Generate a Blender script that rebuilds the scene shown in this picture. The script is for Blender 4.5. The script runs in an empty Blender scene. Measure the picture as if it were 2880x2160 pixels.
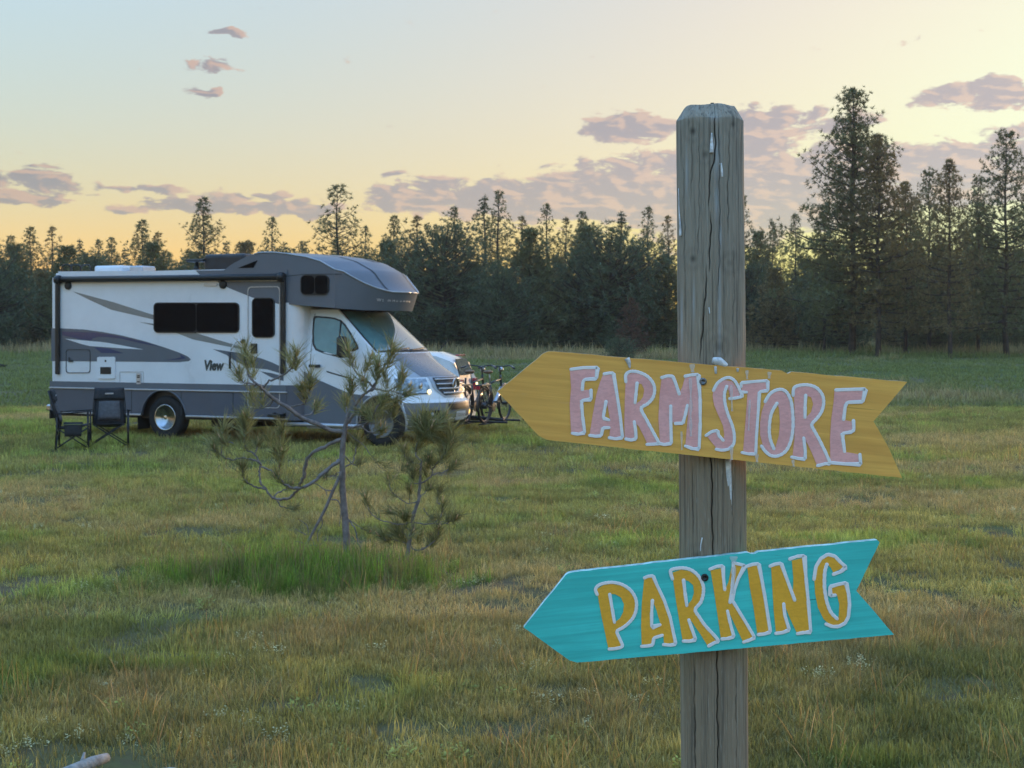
import bpy, bmesh, math, random
import numpy as np
from mathutils import Vector, Matrix
from math import sin, cos, pi, radians, atan2, sqrt

random.seed(7)
RNG = np.random.default_rng(7)
SC = bpy.context.scene
COL = SC.collection

# ------------------------------------------------------------------ camera
CAM_H = 1.88            # eye height above the field
FPX, HX, HY = 4100.0, 1440.0, 935.0      # lens and horizon measured on the 2880 x 2160 photograph
cam = bpy.data.cameras.new('camera')
cam_o = bpy.data.objects.new('camera', cam)
COL.objects.link(cam_o)
cam_o.location = (0, 0, CAM_H)
cam_o.rotation_euler = (radians(90), 0, 0)
cam.sensor_width = 36.0
cam.lens = 36.0 * FPX / 2880.0
cam.shift_y = -(1080.0 - HY) / 2880.0
cam.clip_start = 0.05
cam.clip_end = 4000
cam.dof.use_dof = True
cam.dof.focus_distance = 2.84
cam.dof.aperture_fstop = 24.0
SC.camera = cam_o

# ------------------------------------------------------------------ render settings
SC.render.engine = 'CYCLES'
SC.cycles.use_denoising = True
SC.cycles.max_bounces = 4
SC.cycles.diffuse_bounces = 1
SC.cycles.transmission_bounces = 2
SC.cycles.glossy_bounces = 3
SC.cycles.transparent_max_bounces = 8
SC.cycles.use_adaptive_sampling = True
SC.cycles.adaptive_threshold = 0.012
SC.cycles.use_light_tree = False
SC.cycles.sample_clamp_indirect = 6.0
SC.view_settings.view_transform = 'Standard'
SC.view_settings.look = 'None'
SC.view_settings.gamma = 1.0
SC.view_settings.exposure = 2.7
SC.view_settings.use_curve_mapping = False

# ------------------------------------------------------------------ small node expression helper
class NT:
    def __init__(self, tree):
        self.t = tree
    def node(self, kind, **kw):
        n = self.t.nodes.new(kind)
        for k, v in kw.items():
            setattr(n, k, v)
        return n
    def link(self, a, b):
        self.t.links.new(a, b)
    def put(self, sock, v):
        if isinstance(v, bpy.types.NodeSocket):
            self.t.links.new(v, sock)
        else:
            sock.default_value = v
    def math(self, op, a, b=None, c=None, clamp=False):
        n = self.node('ShaderNodeMath', operation=op, use_clamp=clamp)
        self.put(n.inputs[0], a)
        if b is not None: self.put(n.inputs[1], b)
        if c is not None: self.put(n.inputs[2], c)
        return n.outputs[0]
    def add(self, a, b): return self.math('ADD', a, b)
    def sub(self, a, b): return self.math('SUBTRACT', a, b)
    def mul(self, a, b): return self.math('MULTIPLY', a, b)
    def ramp01(self, v, lo, hi, smooth=True):
        n = self.node('ShaderNodeMapRange')
        n.interpolation_type = 'SMOOTHSTEP' if smooth else 'LINEAR'
        self.put(n.inputs[0], v); n.inputs[1].default_value = lo; n.inputs[2].default_value = hi
        n.inputs[3].default_value = 0.0; n.inputs[4].default_value = 1.0
        return n.outputs[0]
    def mix(self, f, a, b, blend='MIX'):
        n = self.node('ShaderNodeMix', data_type='RGBA', blend_type=blend)
        self.put(n.inputs[0], f)
        for s, v in ((n.inputs[6], a), (n.inputs[7], b)):
            self.put(s, (*v, 1.0) if isinstance(v, tuple) and len(v) == 3 else v)
        return n.outputs[2]
    def noise(self, vec, scale, detail=4.0, rough=0.55, dist=0.0, dim='3D'):
        n = self.node('ShaderNodeTexNoise', noise_dimensions=dim)
        if vec is not None: self.put(n.inputs['Vector'], vec)
        n.inputs['Scale'].default_value = scale
        n.inputs['Detail'].default_value = detail
        n.inputs['Roughness'].default_value = rough
        n.inputs['Distortion'].default_value = dist
        return n.outputs[0]
    def comb(self, x, y, z):
        n = self.node('ShaderNodeCombineXYZ')
        for s, v in zip(n.inputs, (x, y, z)): self.put(s, v)
        return n.outputs[0]
    def vscale(self, v, s):
        n = self.node('ShaderNodeVectorMath', operation='MULTIPLY')
        self.put(n.inputs[0], v); n.inputs[1].default_value = s
        return n.outputs[0]
    def ramp(self, f, stops):
        n = self.node('ShaderNodeValToRGB')
        e = n.color_ramp.elements
        while len(e) < len(stops): e.new(0.5)
        for el, (p, c) in zip(e, stops):
            el.position = p; el.color = (*c, 1.0)
        self.put(n.inputs[0], f)
        return n.outputs[0]

# ------------------------------------------------------------------ sky and sun
SUN_AZ, SUN_EL = radians(33.0), radians(4.3)      # low sun, out of frame to the right
world = bpy.data.worlds.new('World')
SC.world = world
world.use_nodes = True
W_ = NT(world.node_tree)
world.node_tree.nodes.clear()
out = W_.node('ShaderNodeOutputWorld')
bg = W_.node('ShaderNodeBackground')
W_.link(bg.outputs[0], out.inputs[0])
sky = W_.node('ShaderNodeTexSky', sky_type='NISHITA')
sky.sun_disc = False
sky.sun_elevation = SUN_EL
sky.sun_rotation = SUN_AZ
sky.altitude = 600
sky.air_density = 1.38
sky.dust_density = 2.6
sky.ozone_density = 3.6
SKY_STRENGTH = 0.15
# camera-like soft shoulder so the bright side of the sky keeps its cream colour,
# and the dimmer sky overhead and behind is lifted to light the scene
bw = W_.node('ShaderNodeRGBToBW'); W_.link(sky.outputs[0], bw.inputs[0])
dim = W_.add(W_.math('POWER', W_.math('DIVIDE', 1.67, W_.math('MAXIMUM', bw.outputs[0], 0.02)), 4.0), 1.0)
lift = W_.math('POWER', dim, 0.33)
sep = W_.node('ShaderNodeSeparateColor'); W_.link(sky.outputs[0], sep.inputs[0])
chan = []
for i, (gain, top) in enumerate(((0.470, 2.15), (0.352, 3.15), (0.310, 2.95))):
    x = sep.outputs[i]
    q = W_.math('POWER', W_.math('DIVIDE', x, top), 3.0)
    x = W_.math('DIVIDE', x, W_.math('POWER', W_.add(q, 1.0), 1 / 3))
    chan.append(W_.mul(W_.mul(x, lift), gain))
cc = W_.node('ShaderNodeCombineColor')
for i in range(3): W_.link(chan[i], cc.inputs[i])
clear_sky = cc.outputs[0]
W_.link(clear_sky, bg.inputs[0])
bg.inputs[1].default_value = SKY_STRENGTH

# clouds live in azimuth / elevation (degrees), so they stay put in the world
tc = W_.node('ShaderNodeTexCoord')
sx = W_.node('ShaderNodeSeparateXYZ'); W_.link(tc.outputs['Generated'], sx.inputs[0])
AZ = W_.mul(W_.math('ARCTAN2', sx.outputs[0], sx.outputs[1]), 180 / pi)
EL = W_.mul(W_.math('ARCSINE', sx.outputs[2]), 180 / pi)

def azel(px, py):
    a = math.atan((px - HX) / FPX)
    return math.degrees(a), math.degrees(math.atan((HY - py) / FPX * cos(a)))

# cloud banks: centre, half size (photo pixels), weight
BANKS = [(75, 520, 150, 42, 1.0), (165, 492, 60, 36, .8),
         (480, 533, 190, 11, .6), (680, 545, 210, 15, .8), (660, 582, 370, 24, 1.0),
         (1190, 553, 200, 50, 1.1), (1450, 565, 370, 52, 1.35), (1740, 550, 290, 92, 1.3), (2040, 540, 350, 140, 1.5),
         (2290, 520, 280, 120, 1.35), (1780, 360, 150, 46, 1.15), (2090, 352, 270, 50, 1.2),
         (2790, 265, 190, 42, 1.2), (2690, 490, 320, 90, 1.2), (2860, 385, 120, 36, .85),
         (620, 86, 60, 12, .66), (590, 185, 80, 20, .72), (575, 256, 44, 14, .7),
         (2558, 116, 50, 12, .55), (1632, 476, 36, 20, .55), (2440, 325, 50, 26, .6)]

P = W_.comb(AZ, EL, 0.0)
warp = W_.node('ShaderNodeTexNoise', noise_dimensions='2D'); W_.link(P, warp.inputs['Vector'])
warp.inputs['Scale'].default_value = 0.8; warp.inputs['Detail'].default_value = 2
wv = W_.node('ShaderNodeVectorMath', operation='MULTIPLY_ADD')
W_.link(warp.outputs[1], wv.inputs[0]); wv.inputs[1].default_value = (2.0, 0.8, 0.0)
off = W_.node('ShaderNodeVectorMath', operation='ADD'); W_.link(P, off.inputs[0]); off.inputs[1].default_value = (-1.0, -0.4, 0.0)
W_.link(off.outputs[0], wv.inputs[2])
tot = -0.16
for px, py, rx, ry, w in BANKS:
    a, e = azel(px, py)
    ra, re = rx / FPX * 180 / pi, ry / FPX * 180 / pi
    m = W_.node('ShaderNodeVectorMath', operation='MULTIPLY_ADD')
    W_.link(wv.outputs[0], m.inputs[0]); m.inputs[1].default_value = (1 / ra, 1 / re, 0); m.inputs[2].default_value = (-a / ra, -e / re, 0)
    dt = W_.node('ShaderNodeVectorMath', operation='DOT_PRODUCT')
    W_.link(m.outputs[0], dt.inputs[0]); W_.link(m.outputs[0], dt.inputs[1])
    b = W_.math('MULTIPLY_ADD', dt.outputs['Value'], -0.55 * w, w)
    tot = W_.math('SMOOTH_MAX', b, tot, 0.25)
P1 = W_.comb(W_.mul(AZ, 0.50), W_.mul(EL, 1.35), 0.0)
P2 = W_.comb(W_.mul(W_.add(AZ, 0.30), 0.50), W_.mul(W_.add(EL, 0.10), 1.35), 0.0)
n0 = W_.noise(P1, 1.15, 6.0, 0.60, 0.2, '2D')
n1 = W_.noise(P2, 1.15, 2.0, 0.58, 0.2, '2D')
d0 = W_.math('MULTIPLY_ADD', W_.sub(n0, 0.5), 2.5, tot)
cover = W_.ramp01(d0, 0.38, 0.70)
lit = W_.ramp01(W_.sub(n0, n1), -0.03, 0.13)
thin = W_.sub(1.0, W_.ramp01(d0, 0.45, 0.95))
sunward = W_.ramp01(AZ, -22.0, 22.0, False)
shade_c = W_.mix(sunward, (0.285, 0.30, 0.35), (0.545, 0.49, 0.515))
rim_c = W_.mix(sunward, (1.10, 0.64, 0.40), (1.2, 0.84, 0.58))
cloud_c = W_.mix(W_.math('MINIMUM', W_.add(W_.mul(lit, 0.36), W_.mul(thin, 0.08)), 1.0), shade_c, rim_c)
cloud_c = W_.mix(W_.mul(W_.sub(1.0, W_.ramp01(EL, 2.0, 8.5)), 0.25), cloud_c, clear_sky)
bg2 = W_.node('ShaderNodeBackground'); bg2.inputs[1].default_value = SKY_STRENGTH
W_.link(W_.mix(W_.mul(W_.mul(cover, 0.94), W_.sub(1.0, W_.ramp01(W_.math('ABSOLUTE', AZ), 20.5, 23.9))), clear_sky, cloud_c), bg2.inputs[0])
mx = W_.node('ShaderNodeMixShader')
low = W_.mul(W_.math('GREATER_THAN', EL, 0.3), W_.math('LESS_THAN', EL, 13.8))
ahead = W_.math('LESS_THAN', W_.math('ABSOLUTE', AZ), 24.0)
W_.link(W_.mul(low, ahead), mx.inputs[0]); W_.link(bg.outputs[0], mx.inputs[1]); W_.link(bg2.outputs[0], mx.inputs[2])
# the same low cloud bank carries on round the rest of the horizon
bg3 = W_.node('ShaderNodeBackground'); bg3.inputs[1].default_value = SKY_STRENGTH
nb_ = W_.noise(P1, 0.55, 2.0, 0.55, 0.0, '2D')
cov3 = W_.mul(W_.ramp01(nb_, 0.50, 0.62), W_.sub(1.0, W_.ramp01(EL, 6.0, 12.0)))
W_.link(W_.mix(W_.mul(W_.mul(cov3, 0.8), W_.ramp01(W_.math('ABSOLUTE', AZ), 24.0, 29.0)), clear_sky, (0.52, 0.46, 0.49)), bg3.inputs[0])
mx3 = W_.node('ShaderNodeMixShader')
W_.link(W_.mul(low, W_.sub(1.0, ahead)), mx3.inputs[0]); W_.link(mx.outputs[0], mx3.inputs[1]); W_.link(bg3.outputs[0], mx3.inputs[2])
W_.link(mx3.outputs[0], out.inputs[0])
world.cycles.sampling_method = 'MANUAL'
world.cycles.sample_map_resolution = 512

sun = bpy.data.lights.new('sun', 'SUN')
sun.energy = 0.34
sun.angle = radians(2.5)
sun.color = (1.0, 0.62, 0.33)
sun_o = bpy.data.objects.new('sun', sun)
COL.objects.link(sun_o)
sd = Vector((sin(SUN_AZ) * cos(SUN_EL), cos(SUN_AZ) * cos(SUN_EL), sin(SUN_EL)))
sun_o.rotation_euler = sd.to_track_quat('Z', 'Y').to_euler()
# ------------------------------------------------------------------ helpers
def at(px, py, Y):
    """photo measurement -> world point at distance Y"""
    return Vector(((px - HX) * Y / FPX, Y, CAM_H - (py - HY) * Y / FPX))

def link(o, parent=None):
    COL.objects.link(o)
    if parent is not None: o.parent = parent
    return o

def tag(o, label=None, cat=None, group=None, kind=None):
    for k, v in (('label', label), ('category', cat), ('group', group), ('kind', kind)):
        if v: o[k] = v
    return o

def empty(name, loc=(0, 0, 0), rz=0.0):
    o = bpy.data.objects.new(name, None)
    o.location = loc; o.rotation_euler = (0, 0, rz)
    o.empty_display_size = 0.1
    return link(o)

def mesh_obj(name, verts, faces, m, parent=None, smooth=False):
    me = bpy.data.meshes.new(name)
    me.from_pydata([tuple(v) for v in verts], [], [tuple(f) for f in faces])
    me.materials.append(m)
    if smooth: me.polygons.foreach_set('use_smooth', [True] * len(me.polygons))
    me.update()
    return link(bpy.data.objects.new(name, me), parent)

def bm_obj(name, bm, m, parent=None, smooth=False):
    me = bpy.data.meshes.new(name)
    bm.normal_update()
    bm.to_mesh(me); bm.free()
    for x in (m if isinstance(m, (list, tuple)) else [m]): me.materials.append(x)
    if smooth: me.polygons.foreach_set('use_smooth', [True] * len(me.polygons))
    return link(bpy.data.objects.new(name, me), parent)

def shade_auto(o, ang=35):
    me = o.data
    me.polygons.foreach_set('use_smooth', [True] * len(me.polygons))
    bm = bmesh.new(); bm.from_mesh(me)
    for e in bm.edges:
        if len(e.link_faces) == 2 and e.calc_face_angle(0) > radians(ang): e.smooth = False
    bm.to_mesh(me); bm.free()
    return o

def add_box(bm, lo, hi, bevel=0.0, seg=2, mat=None):
    c = [(a + b) / 2 for a, b in zip(lo, hi)]
    s = [abs(b - a) for a, b in zip(lo, hi)]
    M = Matrix.Translation(c) @ Matrix.Diagonal((*s, 1))
    r = bmesh.ops.create_cube(bm, size=1, matrix=(mat @ M) if mat else M)
    if bevel > 0:
        ed = list({e for v in r['verts'] for e in v.link_edges})
        bmesh.ops.bevel(bm, geom=ed, offset=bevel, segments=seg, affect='EDGES', profile=0.5)

def add_tube(bm, pts, rad, sides=8, caps=True):
    """tapered tube along a polyline; rad is a number or one per point"""
    pts = [Vector(p) for p in pts]
    n = len(pts)
    rad = [rad] * n if isinstance(rad, (int, float)) else list(rad)
    rings = []
    up = Vector((0, 0, 1))
    prev = None
    for i in range(n):
        d = (pts[min(i + 1, n - 1)] - pts[max(i - 1, 0)])
        d = d.normalized() if d.length > 1e-9 else Vector((0, 0, 1))
        if prev is None:
            a = d.cross(up)
            if a.length < 1e-3: a = d.cross(Vector((1, 0, 0)))
            a.normalize()
        else:
            a = prev - d * prev.dot(d)
            if a.length < 1e-6: a = d.orthogonal()
            a.normalize()
        prev = a
        b = d.cross(a)
        rings.append([bm.verts.new(pts[i] + (a * cos(2 * pi * k / sides) + b * sin(2 * pi * k / sides)) * rad[i]) for k in range(sides)])
    for i in range(n - 1):
        for k in range(sides):
            bm.faces.new((rings[i][k], rings[i][(k + 1) % sides], rings[i + 1][(k + 1) % sides], rings[i + 1][k]))
    if caps:
        bm.faces.new(list(reversed(rings[0]))); bm.faces.new(rings[-1])

def add_disc_lathe(bm, prof, axis_pt, axis='Y', seg=32, mat=None):
    """lathe a profile of (radius, along) about an axis through axis_pt"""
    rings = []
    for r, h in prof:
        ring = []
        for k in range(seg):
            a = 2 * pi * k / seg
            if axis == 'Y': p = Vector((axis_pt[0] + r * cos(a), axis_pt[1] + h, axis_pt[2] + r * sin(a)))
            elif axis == 'Z': p = Vector((axis_pt[0] + r * cos(a), axis_pt[1] + r * sin(a), axis_pt[2] + h))
            else: p = Vector((axis_pt[0] + h, axis_pt[1] + r * cos(a), axis_pt[2] + r * sin(a)))
            ring.append(bm.verts.new(mat @ p if mat else p))
        rings.append(ring)
    for i in range(len(rings) - 1):
        for k in range(seg):
            bm.faces.new((rings[i][k], rings[i][(k + 1) % seg], rings[i + 1][(k + 1) % seg], rings[i + 1][k]))
    if prof[0][0] > 1e-6: bm.faces.new(list(reversed(rings[0])))
    if prof[-1][0] > 1e-6: bm.faces.new(rings[-1])

def tess(loops):
    """triangulate 2-D outlines (first outer, rest holes) -> points, triangles"""
    from mathutils.geometry import tessellate_polygon
    pl = [[Vector((p[0], p[1], 0)) for p in l] for l in loops]
    tris = tessellate_polygon(pl)
    return [p for l in pl for p in l], tris

def slab(loops, place, depth_vec):
    """extruded flat outline: place(u,v)->Vector front face, back face moved by depth_vec"""
    bm = bmesh.new()
    pts, tris = tess(loops)
    f = [bm.verts.new(place(p.x, p.y)) for p in pts]
    b = [bm.verts.new(place(p.x, p.y) + depth_vec) for p in pts]
    for t in tris:
        try:
            bm.faces.new([f[i] for i in t]); bm.faces.new([b[i] for i in reversed(t)])
        except ValueError: pass
    o = 0
    for l in loops:
        n = len(l)
        for i in range(n):
            j = (i + 1) % n
            try: bm.faces.new((f[o + i], f[o + j], b[o + j], b[o + i]))
            except ValueError: pass
        o += n
    bmesh.ops.recalc_face_normals(bm, faces=bm.faces)
    return bm

def rrect(x0, y0, x1, y1, r, seg=5):
    """rounded rectangle outline"""
    if x0 > x1: x0, x1 = x1, x0
    if y0 > y1: y0, y1 = y1, y0
    out_ = []
    for cx, cy, a0 in ((x1 - r, y1 - r, 0), (x0 + r, y1 - r, 90), (x0 + r, y0 + r, 180), (x1 - r, y0 + r, 270)):
        for k in range(seg + 1):
            a = radians(a0 + 90 * k / seg)
            out_.append((cx + r * cos(a), cy + r * sin(a)))
    return out_

def smooth_line(pts, n=6):
    """Catmull-Rom through 2-D or 3-D points"""
    P_ = [Vector((*p, 0)) if len(p) == 2 else Vector(p) for p in pts]
    res = []
    for i in range(len(P_) - 1):
        p0 = P_[max(i - 1, 0)]; p1 = P_[i]; p2 = P_[i + 1]; p3 = P_[min(i + 2, len(P_) - 1)]
        for k in range(n):
            t = k / n
            res.append(0.5 * ((2 * p1) + (p2 - p0) * t + (2 * p0 - 5 * p1 + 4 * p2 - p3) * t * t + (3 * p1 - p0 - 3 * p2 + p3) * t ** 3))
    res.append(P_[-1])
    return res

def stroke_outline(pts, w, cap=5):
    """outline of a round-capped brush stroke of half width w (number or per point) along 2-D points"""
    P_ = [Vector((p[0], p[1])) for p in pts]
    n = len(P_)
    ws = [w] * n if isinstance(w, (int, float)) else w
    L, R = [], []
    for i in range(n):
        d = P_[min(i + 1, n - 1)] - P_[max(i - 1, 0)]
        d.normalize()
        nn = Vector((-d.y, d.x))
        if 0 < i < n - 1:
            d1 = (P_[i] - P_[i - 1]).normalized()
            cs = max(0.62, nn.dot(Vector((-d1.y, d1.x))))
            k = ws[i] / cs
        else: k = ws[i]
        L.append(P_[i] + nn * k); R.append(P_[i] - nn * k)
    d = (P_[-1] - P_[-2]).normalized(); a0 = atan2(d.y, d.x)
    endc = [P_[-1] + Vector((cos(a0 + pi / 2 - pi * k / cap), sin(a0 + pi / 2 - pi * k / cap))) * ws[-1] for k in range(1, cap)]
    d = (P_[0] - P_[1]).normalized(); a0 = atan2(d.y, d.x)
    stc = [P_[0] + Vector((cos(a0 + pi / 2 - pi * k / cap), sin(a0 + pi / 2 - pi * k / cap))) * ws[0] for k in range(1, cap)]
    return L, R, endc, stc

# ------------------------------------------------------------------ materials
MATS = {}
def base_mat(name):
    m = bpy.data.materials.new(name); m.use_nodes = True
    N = NT(m.node_tree)
    b = m.node_tree.nodes['Principled BSDF']
    MATS[name] = m
    return m, N, b

def plain(name, col, rough=0.5, metal=0.0, coat=0.0, var=0.12, vscale=6.0, bump=0.0, bscale=40.0, emit=None, spec=None):
    """paint / plastic / metal with faint mottling so that nothing is dead flat"""
    m, N, b = base_mat(name)
    tcn = N.node('ShaderNodeTexCoord')
    n = N.noise(tcn.outputs['Object'], vscale, 5.0, 0.6)
    f = N.ramp01(n, 0.3, 0.7)
    dark = tuple(c * (1 - var) for c in col); lite = tuple(min(c * (1 + var), 1.0) for c in col)
    N.link(N.mix(f, dark, lite), b.inputs['Base Color'])
    N.link(N.math('MULTIPLY_ADD', n, 0.18, max(rough - 0.09, 0.0)), b.inputs['Roughness'])
    b.inputs['Metallic'].default_value = metal
    b.inputs['Coat Weight'].default_value = coat
    b.inputs['Coat Roughness'].default_value = 0.06
    if spec is not None: b.inputs['Specular IOR Level'].default_value = spec
    if bump:
        bp = N.node('ShaderNodeBump'); bp.inputs['Strength'].default_value = bump; bp.inputs['Distance'].default_value = 0.01
        N.link(N.noise(tcn.outputs['Object'], bscale, 4.0, 0.6), bp.inputs['Height'])
        N.link(bp.outputs[0], b.inputs['Normal'])
    if emit:
        b.inputs['Emission Color'].default_value = (*emit[0], 1); b.inputs['Emission Strength'].default_value = emit[1]
    return m
# ------------------------------------------------------------------ terrain
def smooth01(t):
    t = np.clip(t, 0, 1); return t * t * (3 - 2 * t)
def gz(x, y):
    """the meadow is level as far as the motorhome and then climbs gently to the wood"""
    x = np.asarray(x, float); y = np.asarray(y, float)
    z = 0.62 * smooth01((y - 36) / 42) + 0.40 * smooth01((y - 70) / 45) + 0.004 * np.clip(y - 115, 0, 400)
    z = z + 0.022 * np.sin(x * 0.9 + 1.3 * np.sin(y * 0.31)) * np.sin(y * 0.7 + 0.5) * smooth01((y - 3) / 3) * (1 - smooth01((y - 20) / 3) * (1 - smooth01((y - 31) / 4)))
    return z

class VNoise:
    """tileable value noise, fractal, for scattering and colouring plants"""
    def __init__(self, seed):
        self.g = np.random.default_rng(seed).random((256, 256))
    def one(self, x, y):
        xi = np.floor(x).astype(int); yi = np.floor(y).astype(int)
        fx = x - xi; fy = y - yi
        fx = fx * fx * (3 - 2 * fx); fy = fy * fy * (3 - 2 * fy)
        g = self.g; a = g[xi % 256, yi % 256]; b = g[(xi + 1) % 256, yi % 256]; c = g[xi % 256, (yi + 1) % 256]; d = g[(xi + 1) % 256, (yi + 1) % 256]
        return (a * (1 - fx) + b * fx) * (1 - fy) + (c * (1 - fx) + d * fx) * fy
    def __call__(self, x, y, sc, octv=4):
        s = 0; amp = 1; tot = 0
        for k in range(octv):
            s = s + amp * self.one(x * sc * 2 ** k + 17.3 * k, y * sc * 2 ** k + 5.1 * k); tot += amp; amp *= 0.55
        return s / tot
NA, NB, NC_ = VNoise(1), VNoise(2), VNoise(3)

def ground_mat():
    m, N, b = base_mat('meadow_soil')
    tcn = N.node('ShaderNodeTexCoord'); v = tcn.outputs['Object']
    n1 = N.noise(v, 0.35, 6.0, 0.6); n2 = N.noise(v, 5.0, 6.0, 0.65); n3 = N.noise(N.vscale(v, (0.05, 0.16, 1)), 1.0, 5.0, 0.6)
    c = N.mix(N.ramp01(n1, 0.35, 0.65), (0.115, 0.115, 0.042), (0.135, 0.105, 0.058))
    c = N.mix(N.mul(N.ramp01(n2, 0.45, 0.7), 0.7), c, (0.105, 0.075, 0.045))
    sep_ = N.node('ShaderNodeSeparateXYZ'); N.link(v, sep_.inputs[0])
    far = N.ramp01(sep_.outputs[1], 34.0, 60.0)
    fc = N.mix(N.ramp01(n3, 0.38, 0.62), (0.090, 0.120, 0.045), (0.150, 0.135, 0.095))
    c = N.mix(far, c, fc)
    N.link(c, b.inputs['Base Color']); b.inputs['Roughness'].default_value = 0.95; b.inputs['Specular IOR Level'].default_value = 0.1
    bp = N.node('ShaderNodeBump'); bp.inputs['Strength'].default_value = 0.8; bp.inputs['Distance'].default_value = 0.05
    N.link(n2, bp.inputs['Height']); N.link(bp.outputs[0], b.inputs['Normal'])
    return m
gy = np.concatenate([np.linspace(-400, -20, 8), np.linspace(-10, 60, 180), np.linspace(61, 140, 60), np.linspace(150, 1500, 20)])
gx = np.concatenate([np.linspace(-1200, -60, 10), np.linspace(-50, 50, 140), np.linspace(60, 1200, 10)])
GX, GY = np.meshgrid(gx, gy, indexing='ij')
gv = np.stack([GX, GY, gz(GX, GY)], -1).reshape(-1, 3)
ii = np.arange(len(gx) * len(gy)).reshape(len(gx), len(gy))
gq = np.stack([ii[:-1, :-1], ii[1:, :-1], ii[1:, 1:], ii[:-1, 1:]], -1).reshape(-1, 4)
ground = mesh_obj('ground', gv.tolist(), gq.tolist(), ground_mat(), None, True)
tag(ground, 'rough grassy meadow rising to the wood', None, None, 'structure')
# ------------------------------------------------------------------ signpost with two painted arrow boards
YB = 2.80                    # distance of the boards' painted faces
def crop(x0, y0, s):
    return lambda x, y: (x0 + s * x, y0 + s * y)

def wood_paint(name, col, dark, ang, grain=0.5, lines=0.55, streak=None):
    """brushed paint over a sawn board: long grain, fine dark checks, thin worn places"""
    m, N, b = base_mat(name)
    tcn = N.node('ShaderNodeTexCoord')
    mp = N.node('ShaderNodeMapping'); N.link(tcn.outputs['Object'], mp.inputs['Vector'])
    mp.inputs['Rotation'].default_value = (0, ang, 0)
    v = mp.outputs[0]
    n_long = N.noise(N.vscale(v, (2.2, 1, 60)), 1.0, 6.0, 0.65, 0.6)
    n_fine = N.noise(N.vscale(v, (5, 1, 210)), 1.0, 3.0, 0.6, 0.2)
    n_big = N.noise(N.vscale(v, (3, 1, 7)), 1.0, 4.0, 0.6, 0.4)
    col_d = tuple(c * 0.82 for c in col); col_l = tuple(min(1, c * 1.15) for c in col)
    c = N.mix(N.ramp01(n_long, 0.3, 0.72), col_d, col_l)
    c = N.mix(N.mul(N.ramp01(n_big, 0.42, 0.72), 0.5), c, tuple(x * 0.74 for x in col))
    n_w = N.noise(N.vscale(v, (14, 1, 30)), 1.0, 6.0, 0.7, 0.8)
    c = N.mix(N.mul(N.ramp01(n_w, 0.60, 0.74), 0.45), c, tuple(min(1, x * 0.75 + 0.12) for x in col))
    chk = N.mul(N.ramp01(n_long, 0.57, 0.67), N.ramp01(n_fine, 0.52, 0.66))
    c = N.mix(N.mul(chk, lines), c, dark)
    c = N.mix(N.mul(N.ramp01(n_fine, 0.62, 0.8), 0.25), c, dark)
    N.link(c, b.inputs['Base Color'])
    b.inputs['Roughness'].default_value = 0.62
    b.inputs['Specular IOR Level'].default_value = 0.3
    bp = N.node('ShaderNodeBump'); bp.inputs['Strength'].default_value = grain; bp.inputs['Distance'].default_value = 0.0012
    N.link(N.add(N.mul(n_long, 0.7), N.mul(n_fine, 0.3)), bp.inputs['Height'])
    N.link(bp.outputs[0], b.inputs['Normal'])
    return m

def brush_paint(name, col, var=0.12, rough=0.45, thin=0.0, under=(0, 0, 0)):
    m, N, b = base_mat(name)
    tcn = N.node('ShaderNodeTexCoord')
    n = N.noise(N.vscale(tcn.outputs['Object'], (60, 1, 160)), 1.0, 5.0, 0.6, 1.2)
    n2 = N.noise(N.vscale(tcn.outputs['Object'], (9, 1, 14)), 1.0, 4.0, 0.6)
    f = N.ramp01(N.add(N.mul(n, 0.6), N.mul(n2, 0.4)), 0.35, 0.65)
    c = N.mix(f, tuple(x * (1 - var) for x in col), tuple(min(1, x * (1 + var)) for x in col))
    if thin:
        c = N.mix(N.mul(N.ramp01(n, 0.58, 0.75), thin), c, under)
    N.link(c, b.inputs['Base Color'])
    b.inputs['Roughness'].default_value = rough
    bp = N.node('ShaderNodeBump'); bp.inputs['Strength'].default_value = 0.4; bp.inputs['Distance'].default_value = 0.0008
    N.link(N.noise(N.vscale(tcn.outputs['Object'], (110, 1, 60)), 1.0, 4.0, 0.6, 2.0), bp.inputs['Height'])
    N.link(bp.outputs[0], b.inputs['Normal'])
    return m

M_YEL = wood_paint('ochre_board_paint', (0.98, 0.49, 0.11), (0.48, 0.21, 0.04), radians(-5.0), lines=0.6)
M_TEAL = wood_paint('teal_board_paint', (0.075, 0.68, 0.62), (0.012, 0.06, 0.065), radians(5.6), lines=0.85)
M_EDGE = plain('bare_lit_board_edge', (0.62, 0.50, 0.33), 0.75, var=0.35, vscale=40)  # bare wood, coloured paler too for the light the top edge catches
M_EDGE2 = plain('worn_lit_teal_edge', (0.42, 0.66, 0.64), 0.75, var=0.4, vscale=50)  # worn paint, likewise paled for light along the edge
M_PINK = brush_paint('pink_letter_paint', (0.95, 0.46, 0.43), 0.13, thin=0.10, under=(0.45, 0.2, 0.09))
M_ORNG = brush_paint('orange_letter_paint', (0.96, 0.47, 0.04), 0.10)
M_LWHT = brush_paint('white_outline_paint', (0.92, 0.91, 0.90), 0.05)
M_SCREW = plain('screw_steel', (0.20, 0.21, 0.22), 0.42, 0.8, var=0.4, vscale=300)
M_SCREW2 = plain('dark_screw_steel', (0.05, 0.05, 0.05), 0.45, 0.7, var=0.4, vscale=300)
M_RESIN = plain('dried_resin', (0.72, 0.73, 0.73), 0.4, var=0.25, vscale=80, bump=0.4, bscale=120)

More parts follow.
